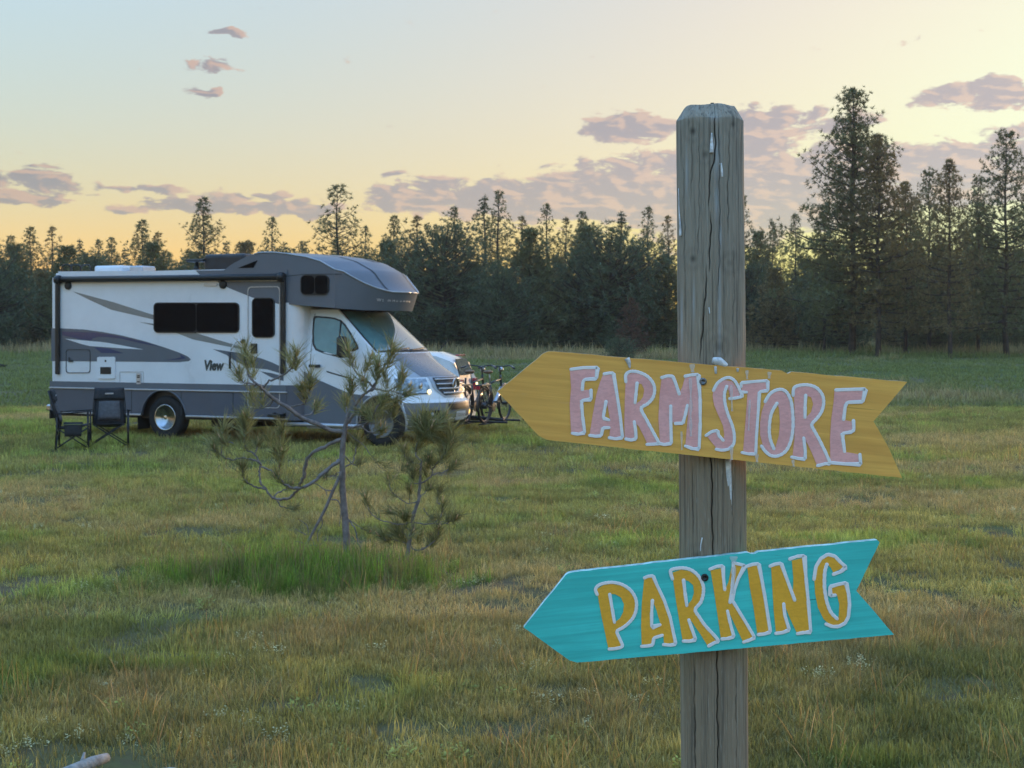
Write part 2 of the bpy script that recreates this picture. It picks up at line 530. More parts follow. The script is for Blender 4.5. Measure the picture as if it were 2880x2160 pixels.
def letter(sign, cr, fills, strokes, m_fill, w, front):
    """one hand painted letter: colour fill plus raised white highlight strokes, one mesh"""
    bm = bmesh.new()
    P3 = lambda u, v, d: at(u, v, YB) + Vector((0, -d, 0))
    for loops in fills:
        L = [[cr(*p) for p in l] for l in loops]
        b2 = slab(L, lambda u, v: P3(u, v, 0.0010), Vector((0, 0.0012, 0)))
        me = bpy.data.meshes.new('tmp'); b2.to_mesh(me); b2.free(); bm.from_mesh(me); bpy.data.meshes.remove(me)
    for si, (pts, sm) in enumerate(strokes):
        pts = [cr(*p) for p in pts]
        if sm: pts = [(p.x, p.y) for p in smooth_line(pts, 5)]
        else:
            q = []
            for i, p in enumerate(pts):       # slightly rounded corners
                if 0 < i < len(pts) - 1:
                    for o_ in (i - 1, i + 1):
                        d = sqrt((pts[o_][0] - p[0]) ** 2 + (pts[o_][1] - p[1]) ** 2)
                        t = min(0.45, 2.2 / max(d, 1e-6))
                        q.append((p[0] + (pts[o_][0] - p[0]) * t, p[1] + (pts[o_][1] - p[1]) * t))
                else: q.append(p)
            pts = q
        n = len(pts)
        ws = [w * (1 + 0.10 * sin(3.1 * i + si * 1.7)) for i in range(n)]
        L, R, ec, sc = stroke_outline(pts, ws)
        h0, h1 = 0.0012 + 0.0001 * (si % 3), 0.0018 + 0.0001 * (si % 3)
        def V(p, d): return bm.verts.new(P3(p[0], p[1], d))
        ring = []
        for i in range(n):
            c = (L[i] + R[i]) / 2
            ring.append((V(L[i], h0), V(L[i] * 0.8 + c * 0.2, h1), V(R[i] * 0.8 + c * 0.2, h1), V(R[i], h0)))
        fs = []
        for i in range(n - 1):
            for k in range(3):
                fs.append(bm.faces.new((ring[i][k], ring[i + 1][k], ring[i + 1][k + 1], ring[i][k + 1])))
        for cap, rg, cpt in ((ec, ring[-1], pts[-1]), (sc, ring[0], pts[0])):
            arc = [V(p, h0) for p in cap]
            seq = [rg[0]] + (arc if cap is ec else arc[::-1]) + [rg[3]]
            mid = V(cpt, h1)
            for k in range(len(seq) - 1): fs.append(bm.faces.new((mid, seq[k], seq[k + 1])))
            fs.append(bm.faces.new((mid, rg[0], rg[1]))); fs.append(bm.faces.new((mid, rg[1], rg[2]))); fs.append(bm.faces.new((mid, rg[2], rg[3])))
        for f in fs: f.material_index = 1; f.smooth = False
    bmesh.ops.recalc_face_normals(bm, faces=bm.faces)
    return bm_obj('letter', bm, [m_fill, M_LWHT], sign)

def board(name, label, outline, m_face, m_edge, wobble):
    root = empty(name, at(2000, 1100, YB + 0.01))
    root.location = (0, 0, 0)
    rr = random.Random(3)
    # resample the outline so that the sawn edges are a little uneven
    pts = []
    n = len(outline)
    for i in range(n):
        a, b = outline[i], outline[(i + 1) % n]
        d = sqrt((a[0] - b[0]) ** 2 + (a[1] - b[1]) ** 2)
        k = max(1, int(d / 24))
        for j in range(k):
            t = j / k
            jit = 0 if j == 0 else wobble
            pts.append((a[0] + (b[0] - a[0]) * t + rr.uniform(-jit, jit), a[1] + (b[1] - a[1]) * t + rr.uniform(-jit, jit)))
    bm = slab([pts], lambda u, v: at(u, v, YB), Vector((0, 0.019, 0)))
    for f in bm.faces:
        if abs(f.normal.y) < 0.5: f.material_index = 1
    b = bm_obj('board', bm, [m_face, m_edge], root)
    tag(root, label, 'sign')
    return root

c6 = crop(1380, 960, 1200 / 2212); c7 = crop(1440, 1480, 1120 / 2212)
cF = crop(1580, 1010, 440 / 2212); cS = crop(1960, 1030, 500 / 2212)
cP = crop(1640, 1570, 420 / 2212); cG = crop(1980, 1530, 440 / 2212)

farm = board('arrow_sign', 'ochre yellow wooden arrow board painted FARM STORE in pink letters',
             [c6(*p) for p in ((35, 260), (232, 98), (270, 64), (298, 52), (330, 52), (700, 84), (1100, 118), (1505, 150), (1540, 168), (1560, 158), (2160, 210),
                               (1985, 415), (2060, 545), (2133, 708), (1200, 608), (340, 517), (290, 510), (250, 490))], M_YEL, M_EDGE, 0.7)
park = board('arrow_sign', 'turquoise wooden arrow board painted PARKING in orange letters',
             [c7(*p) for p in ((65, 563), (298, 272), (312, 262), (335, 256), (1310, 146), (1330, 154), (1350, 154), (1368, 143), (2030, 77), (2042, 90), (1912, 358), (2122, 602),
                               (1150, 690), (360, 757), (318, 745))], M_TEAL, M_EDGE2, 0.7)

LT = letter
# F A R M
LT(farm, cF, [[[(114, 155), (300, 140), (482, 135), (472, 262), (320, 275), (295, 330), (284, 440), (398, 430), (398, 558), (272, 575), (272, 640), (290, 800), (318, 1045), (132, 1050), (122, 850), (112, 650), (132, 400)]]],
   [([(130, 145), (300, 122), (508, 118), (488, 278), (325, 288), (300, 320), (290, 430)], 0),
    ([(412, 440), (416, 570), (282, 585), (280, 640), (295, 820), (324, 1042), (230, 1062), (148, 1048)], 0)], M_PINK, 4.6, 1)
LT(farm, cF, [[[(580, 228), (722, 205), (770, 500), (815, 800), (855, 1112), (670, 1106), (688, 962), (572, 968), (552, 1082), (392, 1078), (435, 800), (490, 500), (535, 340)],
               [(628, 600), (655, 700), (682, 858), (576, 850), (600, 720)]]],
   [([(598, 210), (665, 198), (730, 198), (780, 500), (825, 800), (858, 1112), (760, 1128), (672, 1112)], 0),
    ([(624, 600), (604, 720), (584, 835), (665, 860)], 0), ([(668, 970), (580, 972), (556, 1085), (480, 1092), (395, 1078)], 0)], M_PINK, 4.5, 1)
LT(farm, cF, [[[(902, 335), (930, 225), (1000, 195), (1110, 205), (1210, 255), (1285, 340), (1308, 440), (1275, 555), (1195, 640), (1108, 705), (1200, 870), (1345, 1175), (1205, 1188), (1150, 1070), (1085, 945), (1030, 900), (1045, 1122), (888, 1128), (884, 900), (890, 600)],
               [(1075, 345), (1130, 352), (1165, 430), (1150, 530), (1110, 590), (1045, 630), (1055, 480)]]],
   [([(905, 318), (902, 235), (935, 190), (1000, 172), (1100, 190), (1210, 245), (1290, 340), (1312, 440), (1285, 550), (1210, 635), (1122, 702), (1205, 870), (1290, 1030), (1368, 1180), (1330, 1200), (1205, 1205)], 1),
    ([(1064, 340), (1050, 480), (1035, 618)], 0), ([(1024, 885), (1044, 1020), (1048, 1128), (980, 1146), (905, 1130)], 0)], M_PINK, 4.6, 1)
LT(farm, cF, [[[(1412, 262), (1575, 245), (1660, 490), (1705, 390), (1742, 255), (1935, 235), (1950, 600), (1948, 900), (1935, 1262), (1745, 1232), (1772, 930), (1788, 690), (1715, 908), (1600, 905), (1548, 880), (1548, 1190), (1388, 1182), (1366, 850), (1380, 520)]]],
   [([(1412, 262), (1490, 238), (1568, 242), (1612, 350), (1660, 492)], 0),
    ([(1745, 242), (1840, 222), (1930, 218), (1955, 560), (1956, 900), (1940, 1272), (1850, 1268), (1745, 1228)], 0),
    ([(1540, 662), (1540, 900), (1548, 1192), (1450, 1208), (1385, 1195)], 0), ([(1776, 652), (1745, 790), (1712, 908), (1608, 910)], 0)], M_PINK, 4.6, 1)
# S T O R E
LT(farm, cS, [[[(205, 300), (265, 215), (350, 172), (440, 190), (500, 280), (540, 372), (415, 395), (395, 300), (370, 255), (345, 330), (350, 450), (385, 600), (440, 750), (462, 880), (440, 980), (350, 1040), (250, 1025), (185, 950), (125, 868), (245, 805), (275, 870), (330, 925), (340, 850), (325, 740), (270, 620), (212, 480), (195, 370)]]],
   [([(205, 300), (255, 212), (330, 158), (400, 142), (465, 178), (515, 260), (545, 330), (562, 372), (490, 395), (408, 404)], 1),
    ([(370, 252), (342, 345), (350, 470), (388, 605), (440, 740), (464, 860), (456, 965), (395, 1028), (310, 1045), (240, 1032)], 1),
    ([(112, 862), (185, 812), (258, 800), (268, 860), (325, 922)], 0)], M_PINK, 4.4, 1)
LT(farm, cS, [[[(548, 212), (870, 190), (872, 298), (780, 308), (758, 560), (735, 900), (730, 1082), (575, 1068), (595, 800), (620, 480), (628, 320), (560, 312)]]],
   [([(548, 255), (548, 208), (700, 192), (880, 180), (882, 305), (778, 318), (762, 560), (738, 900), (732, 1092), (640, 1092), (562, 1074)], 0),
    ([(552, 322), (618, 324)], 0)], M_PINK, 4.2, 1)
LT(farm, cS, [[[(850, 440), (905, 350), (990, 305), (1080, 320), (1145, 400), (1185, 560), (1195, 750), (1165, 930), (1085, 1060), (980, 1112), (890, 1085), (822, 990), (785, 850), (785, 700), (808, 560)],
               [(985, 450), (1020, 520), (1032, 700), (1020, 860), (970, 1030), (925, 960), (900, 800), (905, 650), (938, 520)]]],
   [([(848, 440), (905, 348), (985, 298), (1065, 292), (1130, 345), (1178, 470), (1196, 700), (1176, 900), (1110, 1050), (1010, 1115), (920, 1112), (850, 1060), (802, 992)], 1),
    ([(994, 462), (925, 590), (900, 760), (910, 900), (955, 1025)], 1)], M_PINK, 4.6, 1)
LT(farm, cS, [[[(1205, 370), (1215, 270), (1300, 240), (1420, 250), (1515, 315), (1565, 420), (1550, 540), (1490, 640), (1420, 730), (1520, 930), (1640, 1195), (1488, 1218), (1430, 1080), (1375, 960), (1330, 900), (1345, 1152), (1188, 1132), (1212, 900), (1222, 650)],
               [(1362, 365), (1420, 385), (1446, 470), (1420, 570), (1350, 645), (1350, 500)]]],
   [([(1196, 362), (1205, 275), (1260, 242), (1370, 232), (1480, 265), (1556, 350), (1576, 450), (1552, 560), (1492, 650), (1428, 728), (1470, 820), (1545, 960), (1650, 1195), (1600, 1212), (1500, 1238)], 1),
    ([(1352, 362), (1345, 500), (1344, 638)], 0), ([(1328, 892), (1346, 1050), (1346, 1155), (1265, 1150), (1178, 1130)], 0)], M_PINK, 4.6, 1)
LT(farm, cS, [[[(1712, 312), (2085, 298), (2065, 428), (1875, 440), (1835, 500), (1818, 665), (1935, 690), (1935, 805), (1808, 825), (1812, 910), (1838, 1065), (2015, 1095), (2015, 1205), (1660, 1188), (1655, 900), (1672, 650), (1700, 450)]]],
   [([(1728, 296), (1900, 290), (2098, 284), (2062, 442), (1872, 450), (1845, 495), (1824, 660)], 0),
    ([(1946, 678), (1952, 790), (1925, 818), (1808, 835), (1815, 910), (1836, 1062)], 0),
    ([(2026, 1098), (2036, 1222), (1850, 1216), (1662, 1200)], 0)], M_PINK, 4.8, 1)
# P A R K I N G
LT(park, cP, [[[(208, 455), (300, 400), (420, 380), (560, 405), (685, 490), (760, 600), (775, 720), (745, 850), (670, 950), (570, 1030), (490, 1080), (560, 1302), (372, 1335), (330, 1130), (270, 850), (225, 600)],
               [(400, 530), (470, 530), (560, 580), (605, 680), (592, 800), (545, 890), (468, 950), (430, 760)]]],
   [([(208, 535), (182, 460), (230, 398), (330, 365), (450, 358), (580, 390), (700, 470), (775, 590), (790, 720), (757, 850), (682, 950), (585, 1030), (502, 1082), (540, 1190), (580, 1300), (490, 1335), (385, 1345)], 1),
    ([(394, 535), (430, 750), (464, 948)], 0)], M_ORNG, 4.6, 1)
LT(park, cP, [[[(905, 302), (1040, 280), (1150, 540), (1270, 850), (1355, 1250), (1198, 1265), (1188, 1130), (1055, 1180), (1032, 1272), (868, 1278), (858, 1000), (870, 650)],
               [(1036, 640), (1080, 750), (1142, 960), (1018, 1015), (1004, 850)]]],
   [([(908, 290), (960, 266), (1035, 258), (1090, 390), (1200, 620), (1290, 880), (1372, 1270), (1290, 1288), (1192, 1278)], 0),
    ([(1026, 625), (1014, 800), (1014, 1022), (1140, 984)], 0), ([(1172, 1140), (1048, 1180), (1030, 1282), (950, 1300), (865, 1304)], 0)], M_ORNG, 4.6, 1)
LT(park, cP, [[[(1330, 210), (1450, 170), (1570, 190), (1690, 270), (1755, 390), (1765, 500), (1725, 640), (1640, 755), (1780, 970), (1965, 1225), (1835, 1285), (1740, 1130), (1610, 940), (1558, 900), (1600, 1060), (1645, 1212), (1472, 1215), (1420, 900), (1370, 600), (1335, 350)],
               [(1495, 320), (1560, 335), (1630, 400), (1642, 510), (1612, 610), (1540, 705), (1515, 520)]]],
   [([(1322, 305), (1295, 215), (1305, 172), (1380, 150), (1500, 145), (1620, 185), (1720, 280), (1775, 400), (1780, 520), (1742, 650), (1660, 760), (1720, 870), (1810, 1000), (1995, 1208), (1940, 1252), (1858, 1298)], 1),
    ([(1487, 325), (1508, 510), (1535, 700)], 0), ([(1565, 912), (1612, 1050), (1666, 1205), (1580, 1228), (1484, 1226)], 0)], M_ORNG, 4.8, 1)
LT(park, cG, [[[(92, 375), (258, 340), (275, 560), (300, 640), (345, 540), (395, 290), (555, 305), (490, 480), (430, 640), (402, 800), (470, 920), (700, 1305), (545, 1368), (440, 1150), (370, 1000), (335, 960), (400, 1312), (235, 1318), (190, 1000), (138, 650)]]],
   [([(82, 356), (180, 315), (266, 308), (275, 480), (292, 642)], 0), ([(368, 822), (398, 600), (412, 420), (412, 262)], 0),
    ([(412, 266), (500, 285), (580, 305), (485, 480), (430, 640), (402, 800), (500, 960), (610, 1140), (716, 1322), (640, 1360), (558, 1386)], 0),
    ([(330, 945), (368, 1110), (422, 1312), (330, 1336), (254, 1342)], 0)], M_ORNG, 4.6, 1)
LT(park, cG, [[[(612, 325), (760, 300), (800, 560), (860, 880), (925, 1240), (752, 1255), (700, 900), (645, 600)]]],
   [([(608, 312), (690, 286), (772, 278), (812, 480), (862, 760), (938, 1242), (850, 1272), (768, 1280)], 0)], M_ORNG, 4.8, 1)
LT(park, cG, [[[(948, 325), (1085, 300), (1160, 470), (1258, 700), (1262, 480), (1242, 235), (1400, 195), (1425, 480), (1455, 800), (1490, 1235), (1308, 1250), (1210, 1040), (1140, 860), (1140, 1000), (1185, 1225), (1015, 1240), (985, 950), (968, 650)]]],
   [([(934, 312), (1005, 282), (1090, 272), (1165, 480), (1280, 790)], 0),
    ([(1214, 210), (1310, 175), (1416, 162), (1440, 480), (1472, 800), (1508, 1242), (1410, 1252), (1318, 1266)], 0),
    ([(1125, 845), (1140, 1000), (1204, 1212), (1110, 1252), (1014, 1262)], 0)], M_ORNG, 4.8, 1)
LT(park, cG, [[[(1560, 500), (1598, 310), (1675, 205), (1760, 160), (1860, 200), (1970, 335), (1825, 400), (1790, 330), (1740, 285), (1705, 380), (1692, 560), (1715, 780), (1785, 980), (1870, 1062), (1905, 1030), (1912, 850), (1880, 715), (1795, 720), (1795, 605), (1995, 560), (2025, 750), (2035, 950), (1990, 1090), (1900, 1158), (1790, 1148), (1690, 1060), (1610, 900), (1570, 700)]]],
   [([(1554, 495), (1580, 320), (1650, 205), (1750, 145), (1850, 172), (1930, 258), (2008, 328), (1930, 392), (1830, 426)], 0),
    ([(1735, 288), (1706, 400), (1702, 600), (1732, 800), (1790, 960), (1880, 1055)], 1),
    ([(1852, 722), (1782, 732), (1780, 602), (1890, 570), (2008, 546), (2042, 700), (2056, 850), (2040, 1030), (1990, 1120), (1900, 1166), (1810, 1166), (1724, 1130)], 0)], M_ORNG, 5.0, 1)

def screw(sign, px, py, m):
    p = at(px, py, YB)
    bm = bmesh.new()
    add_disc_lathe(bm, [(0.0072, 0.0005), (0.0072, -0.0024), (0.0062, -0.0036), (0.0030, -0.0036), (0.0026, -0.0016), (0.0, -0.0016)], p, 'Y', 20)
    return bm_obj('screw', bm, m, sign, True)
screw(farm, 1977, 1073, M_SCREW)
screw(park, 1982, 1624, M_SCREW2)

def drip(parent, pts, ws, Y, name='resin_drip', bulge=0.5):
    """dried resin run: flattened tube on a face at distance Y(px)"""
    bm = bmesh.new()
    s = (PY if callable(Y) else Y) / FPX
    pp = smooth_line([(p[0], p[1]) for p in pts], 4)
    wi = np.interp(np.linspace(0, 1, len(pp)), np.linspace(0, 1, len(ws)), ws)
    Yp = [Y(p.x, p.y) if callable(Y) else Y for p in pp]
    add_tube(bm, [at(p.x, p.y, q) for p, q in zip(pp, Yp)], [max(w * s, 1e-4) for w in wi], 8)
    for i, v in enumerate(bm.verts): v.co.y = Yp[i // 8] + (v.co.y - Yp[i // 8]) * bulge
    return bm_obj(name, bm, M_RESIN, parent, True)
drip(farm, [c6(1150, 98), c6(1185, 106), c6(1225, 128)], [8, 13, 6], YB + 0.004, bulge=1.0)
drip(farm, [c6(1165, 130), c6(1168, 168)], [4, 3.2], YB - .001)
drip(farm, [c6(706, 88), c6(716, 110), c6(722, 140)], [8, 6, 1.5], YB - .001)
drip(farm, [c6(1280, 140), c6(1281, 158)], [4, 2.4], YB - .001)
M_FAINT, Nf, bf = base_mat('thin_resin_film')
bf.inputs['Base Color'].default_value = (0.95, 0.93, 0.90, 1); bf.inputs['Roughness'].default_value = 0.5; bf.inputs['Alpha'].default_value = 0.4
def film(parent, pts, w, d=0.0032):
    """thin see-through run of resin over the paint"""
    pts = [(p.x, p.y) for p in smooth_line(pts, 5)]
    L, R, ec, sc = stroke_outline(pts, [w * (1 + .35 * sin(i * 1.3)) for i in range(len(pts))])
    bm = bmesh.new()
    ring = [(bm.verts.new(at(l.x, l.y, YB) - Vector((0, d, 0))), bm.verts.new(at((l.x + r.x) / 2, (l.y + r.y) / 2, YB) - Vector((0, d + .0008, 0))), bm.verts.new(at(r.x, r.y, YB) - Vector((0, d, 0)))) for l, r in zip(L, R)]
    for a, b in zip(ring, ring[1:]):
        bm.faces.new((a[0], b[0], b[1], a[1])); bm.faces.new((a[1], b[1], b[2], a[2]))
    return bm_obj('resin_drip', bm, M_FAINT, parent, True)
film(farm, [c6(1043, 118), c6(1046, 160)], 6); film(farm, [cF(1815, 270), cF(1822, 600), cF(1820, 900), cF(1822, 1090)], 3.6)
film(farm, [cS(425, 230), cS(435, 560)], 3.0); film(farm, [cS(428, 1000), cS(430, 1165)], 4.0)
film(farm, [cS(620, 50), cS(622, 160)], 3.4); film(farm, [cS(900, 70), cS(895, 150)], 4.5); film(farm, [cS(740, 1090), cS(745, 1190)], 4.0)
film(farm, [cS(1190, 1160), cS(1200, 1245)], 3.5); film(farm, [cS(655, 420), cS(640, 800)], 2.6); film(farm, [cF(1690, 1020), cF(1695, 1280)], 2.4)
film(park, [cG(415, 170), cG(418, 260)], 9.0); film(park, [cG(425, 300), cG(405, 700)], 4.5)

# ---- the post
PR = 0.0655
PY = YB + 0.0195 + PR
PTOP = CAM_H + (HY - 302) * PY / FPX
def post_x(z): return (1995 - HX) * PY / FPX + (PTOP - z) * 0.0078
def post_mat():
    m, N, b = base_mat('weathered_post_wood')
    tcn = N.node('ShaderNodeTexCoord')
    v = tcn.outputs['Object']
    gl = N.noise(N.vscale(v, (75, 75, 1.6)), 1.0, 6.0, 0.62, 0.8)
    gf = N.noise(N.vscale(v, (260, 260, 5)), 1.0, 3.0, 0.6, 0.2)
    big = N.noise(N.vscale(v, (9, 9, 2.2)), 1.0, 4.0, 0.6, 0.4)
    geo = N.node('ShaderNodeSeparateXYZ'); N.link(v, geo.inputs[0])
    low = N.ramp01(geo.outputs[2], 2.3, 1.45)
    grey = N.mix(big, (0.25, 0.225, 0.185), (0.39, 0.35, 0.275))
    brown = N.mix(big, (0.22, 0.17, 0.115), (0.36, 0.285, 0.195))
    c = N.mix(N.mul(low, 0.95), grey, brown)
    c = N.mix(N.mul(N.ramp01(gl, 0.52, 0.70), 0.65), c, (0.075, 0.07, 0.062))
    c = N.mix(N.mul(N.ramp01(gl, 0.46, 0.25), 0.6), c, (0.50, 0.465, 0.39))
    c = N.mix(N.mul(N.ramp01(gf, 0.54, 0.68), 0.6), c, (0.07, 0.062, 0.05))
    g3 = N.noise(N.vscale(v, (420, 420, 22)), 1.0, 3.0, 0.6, 0.3)
    c = N.mix(N.mul(N.ramp01(g3, 0.56, 0.70), 0.4), c, (0.48, 0.44, 0.37))
    ad = N.node('ShaderNodeAttribute', attribute_name='dark'); ap = N.node('ShaderNodeAttribute', attribute_name='pale')
    c = N.mix(N.mul(ap.outputs['Fac'], 0.7), c, (0.42, 0.44, 0.44))
    c = N.mix(ad.outputs['Fac'], c, (0.035, 0.033, 0.03))
    N.link(c, b.inputs['Base Color'])
    b.inputs['Roughness'].default_value = 0.8
    b.inputs['Specular IOR Level'].default_value = 0.25
    bp = N.node('ShaderNodeBump'); bp.inputs['Strength'].default_value = 1.0; bp.inputs['Distance'].default_value = 0.003
    N.link(N.add(N.mul(gl, -0.7), N.mul(gf, -0.3)), bp.inputs['Height'])
    N.link(bp.outputs[0], b.inputs['Normal'])
    return m
c8 = crop(1840, 280, 320 / 717)
CRACKS = [([c8(402, 75), c8(380, 140), c8(386, 300), c8(378, 400), c8(352, 470), c8(346, 560), c8(342, 680)], 1.7, 7),
          ([c8(350, 700), c8(356, 800), c8(350, 1000), c8(345, 1090)], 1.6, 7), ([c8(332, 1040), c8(320, 1250), c8(308, 1420), c8(292, 1530), c8(292, 1660)], 1.6, 7),
          ([(1988, 1230), (2002, 1300), (2002, 1378), (2003, 1480), (2005, 1570), (2012, 1700), (2017, 1830), (2018, 2000), (2020, 2190)], 1.6, 7),
          ([c8(240, 90), c8(236, 400), c8(232, 700)], 1.1, 3), ([c8(282, 100), c8(284, 600), c8(276, 1000)], 1.0, 3), ([c8(480, 120), c8(468, 500), c8(465, 860)], 1.1, 3),
          ([c8(500, 850), c8(505, 1150), c8(498, 1420)], 1.1, 4), ([c8(180, 300), c8(190, 900), c8(200, 1500)], 1.0, 3), ([c8(410, 150), c8(414, 900), c8(400, 1300)], 1.0, 3),
          ([(1946, 1300), (1950, 1500)], 1.0, 3), ([(2065, 1310), (2060, 1520)], 1.0, 3), ([(1952, 1850), (1956, 2190)], 1.2, 5), ([(2070, 1860), (2075, 2190)], 1.0, 3), ([(1938, 1840), (1940, 2190)], 1.0, 3)]
KNOTS = [(*c8(243, 198), 9, .8), (*c8(320, 345), 8, .5), (*c8(245, 1003), 8, .7), (*c8(482, 1030), 9, .35), (*c8(408, 1560), 14, .45), (*c8(497, 155), 7, .5), (1960, 1560, 9, .4)]
PALES = [(*c8(395, 360), 9, 60), (*c8(412, 1350), 4, 150), (*c8(418, 860), 4, 40), (*c8(205, 470), 4, 60), (*c8(395, 650), 6, 50), (*c8(380, 110), 14, 12), (*c8(250, 1270), 3, 60), (*c8(175, 1400), 3, 70)]
nz, nt = 640, 300
zs = np.concatenate([np.linspace(-0.35, 0.9, 30, endpoint=False), np.linspace(0.9, PTOP - 0.028, nz)])
tt = np.linspace(0, 1, nt, endpoint=False)
th = -pi / 2 + pi * (2 * tt - 1) ** 3 * 0.62 + pi * (2 * tt - 1) * 0.38      # denser toward the camera
Zg, Tg = np.meshgrid(zs, th, indexing='ij')
rr_ = PR * (1 + 0.008 * np.sin(3 * Tg + 1.3 * Zg) + 0.006 * np.sin(7 * Tg - 2.0 * Zg + 1) + 0.004 * np.sin(2 * pi * Zg * 1.7))
rr_ += 0.0006 * np.sin(Tg * 41 + 3 * np.sin(Zg * 4)) + 0.0004 * np.sin(Tg * 97 + 5 * np.sin(Zg * 3 + 1))
cx_ = np.vectorize(post_x)(zs)[:, None]
PXg = HX + (cx_ + PR * np.cos(Tg)) * FPX / (PY + PR * np.sin(Tg))
PYg = HY + (CAM_H - Zg) * FPX / (PY + PR * np.sin(Tg))
front = np.sin(Tg) < -0.02
dark = np.zeros_like(Zg); pale = np.zeros_like(Zg)
for pts, w, dep in CRACKS:
    xs = np.interp(PYg, [p[1] for p in pts], [p[0] for p in pts])
    xs = xs + 1.2 * np.sin(PYg * 0.045 + pts[0][0]) + 0.8 * np.sin(PYg * 0.13)
    inside = front & (PYg > pts[0][1]) & (PYg < pts[-1][1])
    tap = np.clip(np.minimum(PYg - pts[0][1], pts[-1][1] - PYg) / 60.0, 0, 1) ** 0.5
    g = np.exp(-((PXg - xs) / (w * (0.35 + 0.65 * tap))) ** 2) * inside * tap
    rr_ -= g * dep * 1e-3
    dark = np.maximum(dark, g * min(1.0, dep / 6.0) * 0.85)  # shade inside the cracks is put into the colour as well
for kx, ky, kr, kd in KNOTS:
    d = np.sqrt((PXg - kx) ** 2 + ((PYg - ky) / 1.15) ** 2)
    rings = 0.5 + 0.5 * np.cos(d / 4.2)
    g = np.exp(-(d / kr) ** 2) * front
    g2 = np.exp(-(d / (kr * 3.2)) ** 2) * front * rings
    dark = np.maximum(dark, np.maximum(g * kd, g2 * 0.30)); rr_ += (g2 * 0.5 - g * 0.8) * 1.2e-3
for qx, qy, qw, qh in PALES:
    g = np.exp(-((PXg - qx) / qw) ** 2 - ((PYg - qy) / qh) ** 2) * front
    pale = np.maximum(pale, g)
V_ = np.stack([cx_ + rr_ * np.cos(Tg), PY + rr_ * np.sin(Tg), Zg], -1)
# chamfered crown
caps = []
for k, (dz, kk) in enumerate(((0.0012, 0.992), (0.0262, 0.765), (0.0278, 0.735), (0.029, 0.5), (0.0295, 0.2))):
    c_ = V_[-1].copy() if k == 0 else caps[0]
    base = V_[-1]
    q = base.copy()
    q[:, 0] = cx_[-1] + (base[:, 0] - cx_[-1]) * kk; q[:, 1] = PY + (base[:, 1] - PY) * kk; q[:, 2] = zs[-1] + dz + 0.0012 * np.sin(th * 5 + k)
    caps.append(q)
allv = np.concatenate([V_.reshape(-1, 3)] + caps + [np.array([[float(cx_[-1, 0]), PY, PTOP + 0.003]])])
nrow = len(zs) + len(caps)
idx = np.arange(nrow * nt).reshape(nrow, nt)
a_, b_ = idx[:-1], idx[1:]
quads = np.stack([a_, np.roll(a_, -1, 1), np.roll(b_, -1, 1), b_], -1).reshape(-1, 4)
top = idx[-1]
tris = np.stack([top, np.roll(top, -1), np.full(nt, nrow * nt)], -1)
me = bpy.data.meshes.new('post')
nv = len(allv)
me.vertices.add(nv); me.vertices.foreach_set('co', allv.astype(np.float32).ravel())
nl = quads.size + tris.size
me.loops.add(nl); me.loops.foreach_set('vertex_index', np.concatenate([quads.ravel(), tris.ravel()]).astype(np.int32))
npoly = len(quads) + len(tris)
me.polygons.add(npoly)
starts = np.concatenate([np.arange(len(quads)) * 4, len(quads) * 4 + np.arange(len(tris)) * 3]).astype(np.int32)
me.polygons.foreach_set('loop_start', starts)
me.polygons.foreach_set('use_smooth', np.ones(npoly, bool))
me.update(calc_edges=True); me.validate()
for nm, arr in (('dark', dark), ('pale', pale)):
    at_ = me.attributes.new(nm, 'FLOAT', 'POINT')
    full = np.zeros(nv, np.float32); full[:arr.size] = arr.ravel()
    at_.data.foreach_set('value', full)
me.materials.append(post_mat())
post = empty('wooden_post')
link(bpy.data.objects.new('shaft', me), post)
tag(post, 'grey weathered round wooden post with chamfered top and long cracks', 'post')
def post_front(px, py):
    dx = (px - HX) / FPX * PY - post_x(CAM_H - (py - HY) * PY / FPX)
    return PY - sqrt(max(PR ** 2 - dx ** 2, 0)) - 0.0006
for pts, ws in (([c8(153, 560), c8(157, 700), c8(164, 790), c8(165, 860)], [1.0, 1.6, 3.0, 4.4]), ([c8(362, 210), c8(362, 290), c8(362, 335)], [1.5, 5, 6]),
                ([c8(418, 400), c8(424, 450), c8(425, 488)], [3, 4.4, 4.6]), ([c8(460, 325), c8(458, 380)], [2.6, 3.6]), ([c8(462, 1478), c8(466, 1540), c8(460, 1640)], [2.6, 2.0, 2.4]),
                ([(2046, 1290), (2048, 1350), (2052, 1400), (2056, 1450)], [11, 10, 6.5, 1.8]), ([(2055, 1480), (2053, 1505)], [1.8, 1.2]), ([(1975, 1512), (1971, 1532), (1970, 1550)], [1.8, 1.4, 1.0]),
                ([c8(345, 1310), c8(350, 1350)], [1.6, 1.4]), ([c8(513, 160), c8(518, 190)], [2, 3])):
    drip(post, pts, ws, post_front, bulge=0.6)
bm = bmesh.new(); add_tube(bm, [(post_x(PTOP) + 0.002, PY - .03, PTOP - .004), (post_x(PTOP) + 0.002, PY - .03, PTOP + 0.004)], [0.003, 0.004], 8)
bm_obj('nail', bm, M_SCREW2, post)
# ------------------------------------------------------------------ motorhome
RC, RS = cos(radians(25)), sin(radians(25))
RV0 = (-6.113, 25.6)                       # where the rear axle meets the near side wall
def rv(px, py, yl=-1.14):
    """photo measurement -> (x, z) in the motorhome's own axes on the plane y = yl"""
    o = yl + 1.14; r = (px - HX) / FPX
    x = (r * (RV0[1] + RC * o) - RV0[0] - RS * o) / (RC + r * RS)
    Y = RV0[1] - RS * x + RC * o
    return x, CAM_H - (py - HY) * Y / FPX
c1 = crop(100, 680, 760 / 2212); c2 = crop(760, 680, 720 / 2212); c9 = crop(560, 960, 440 / 2212)

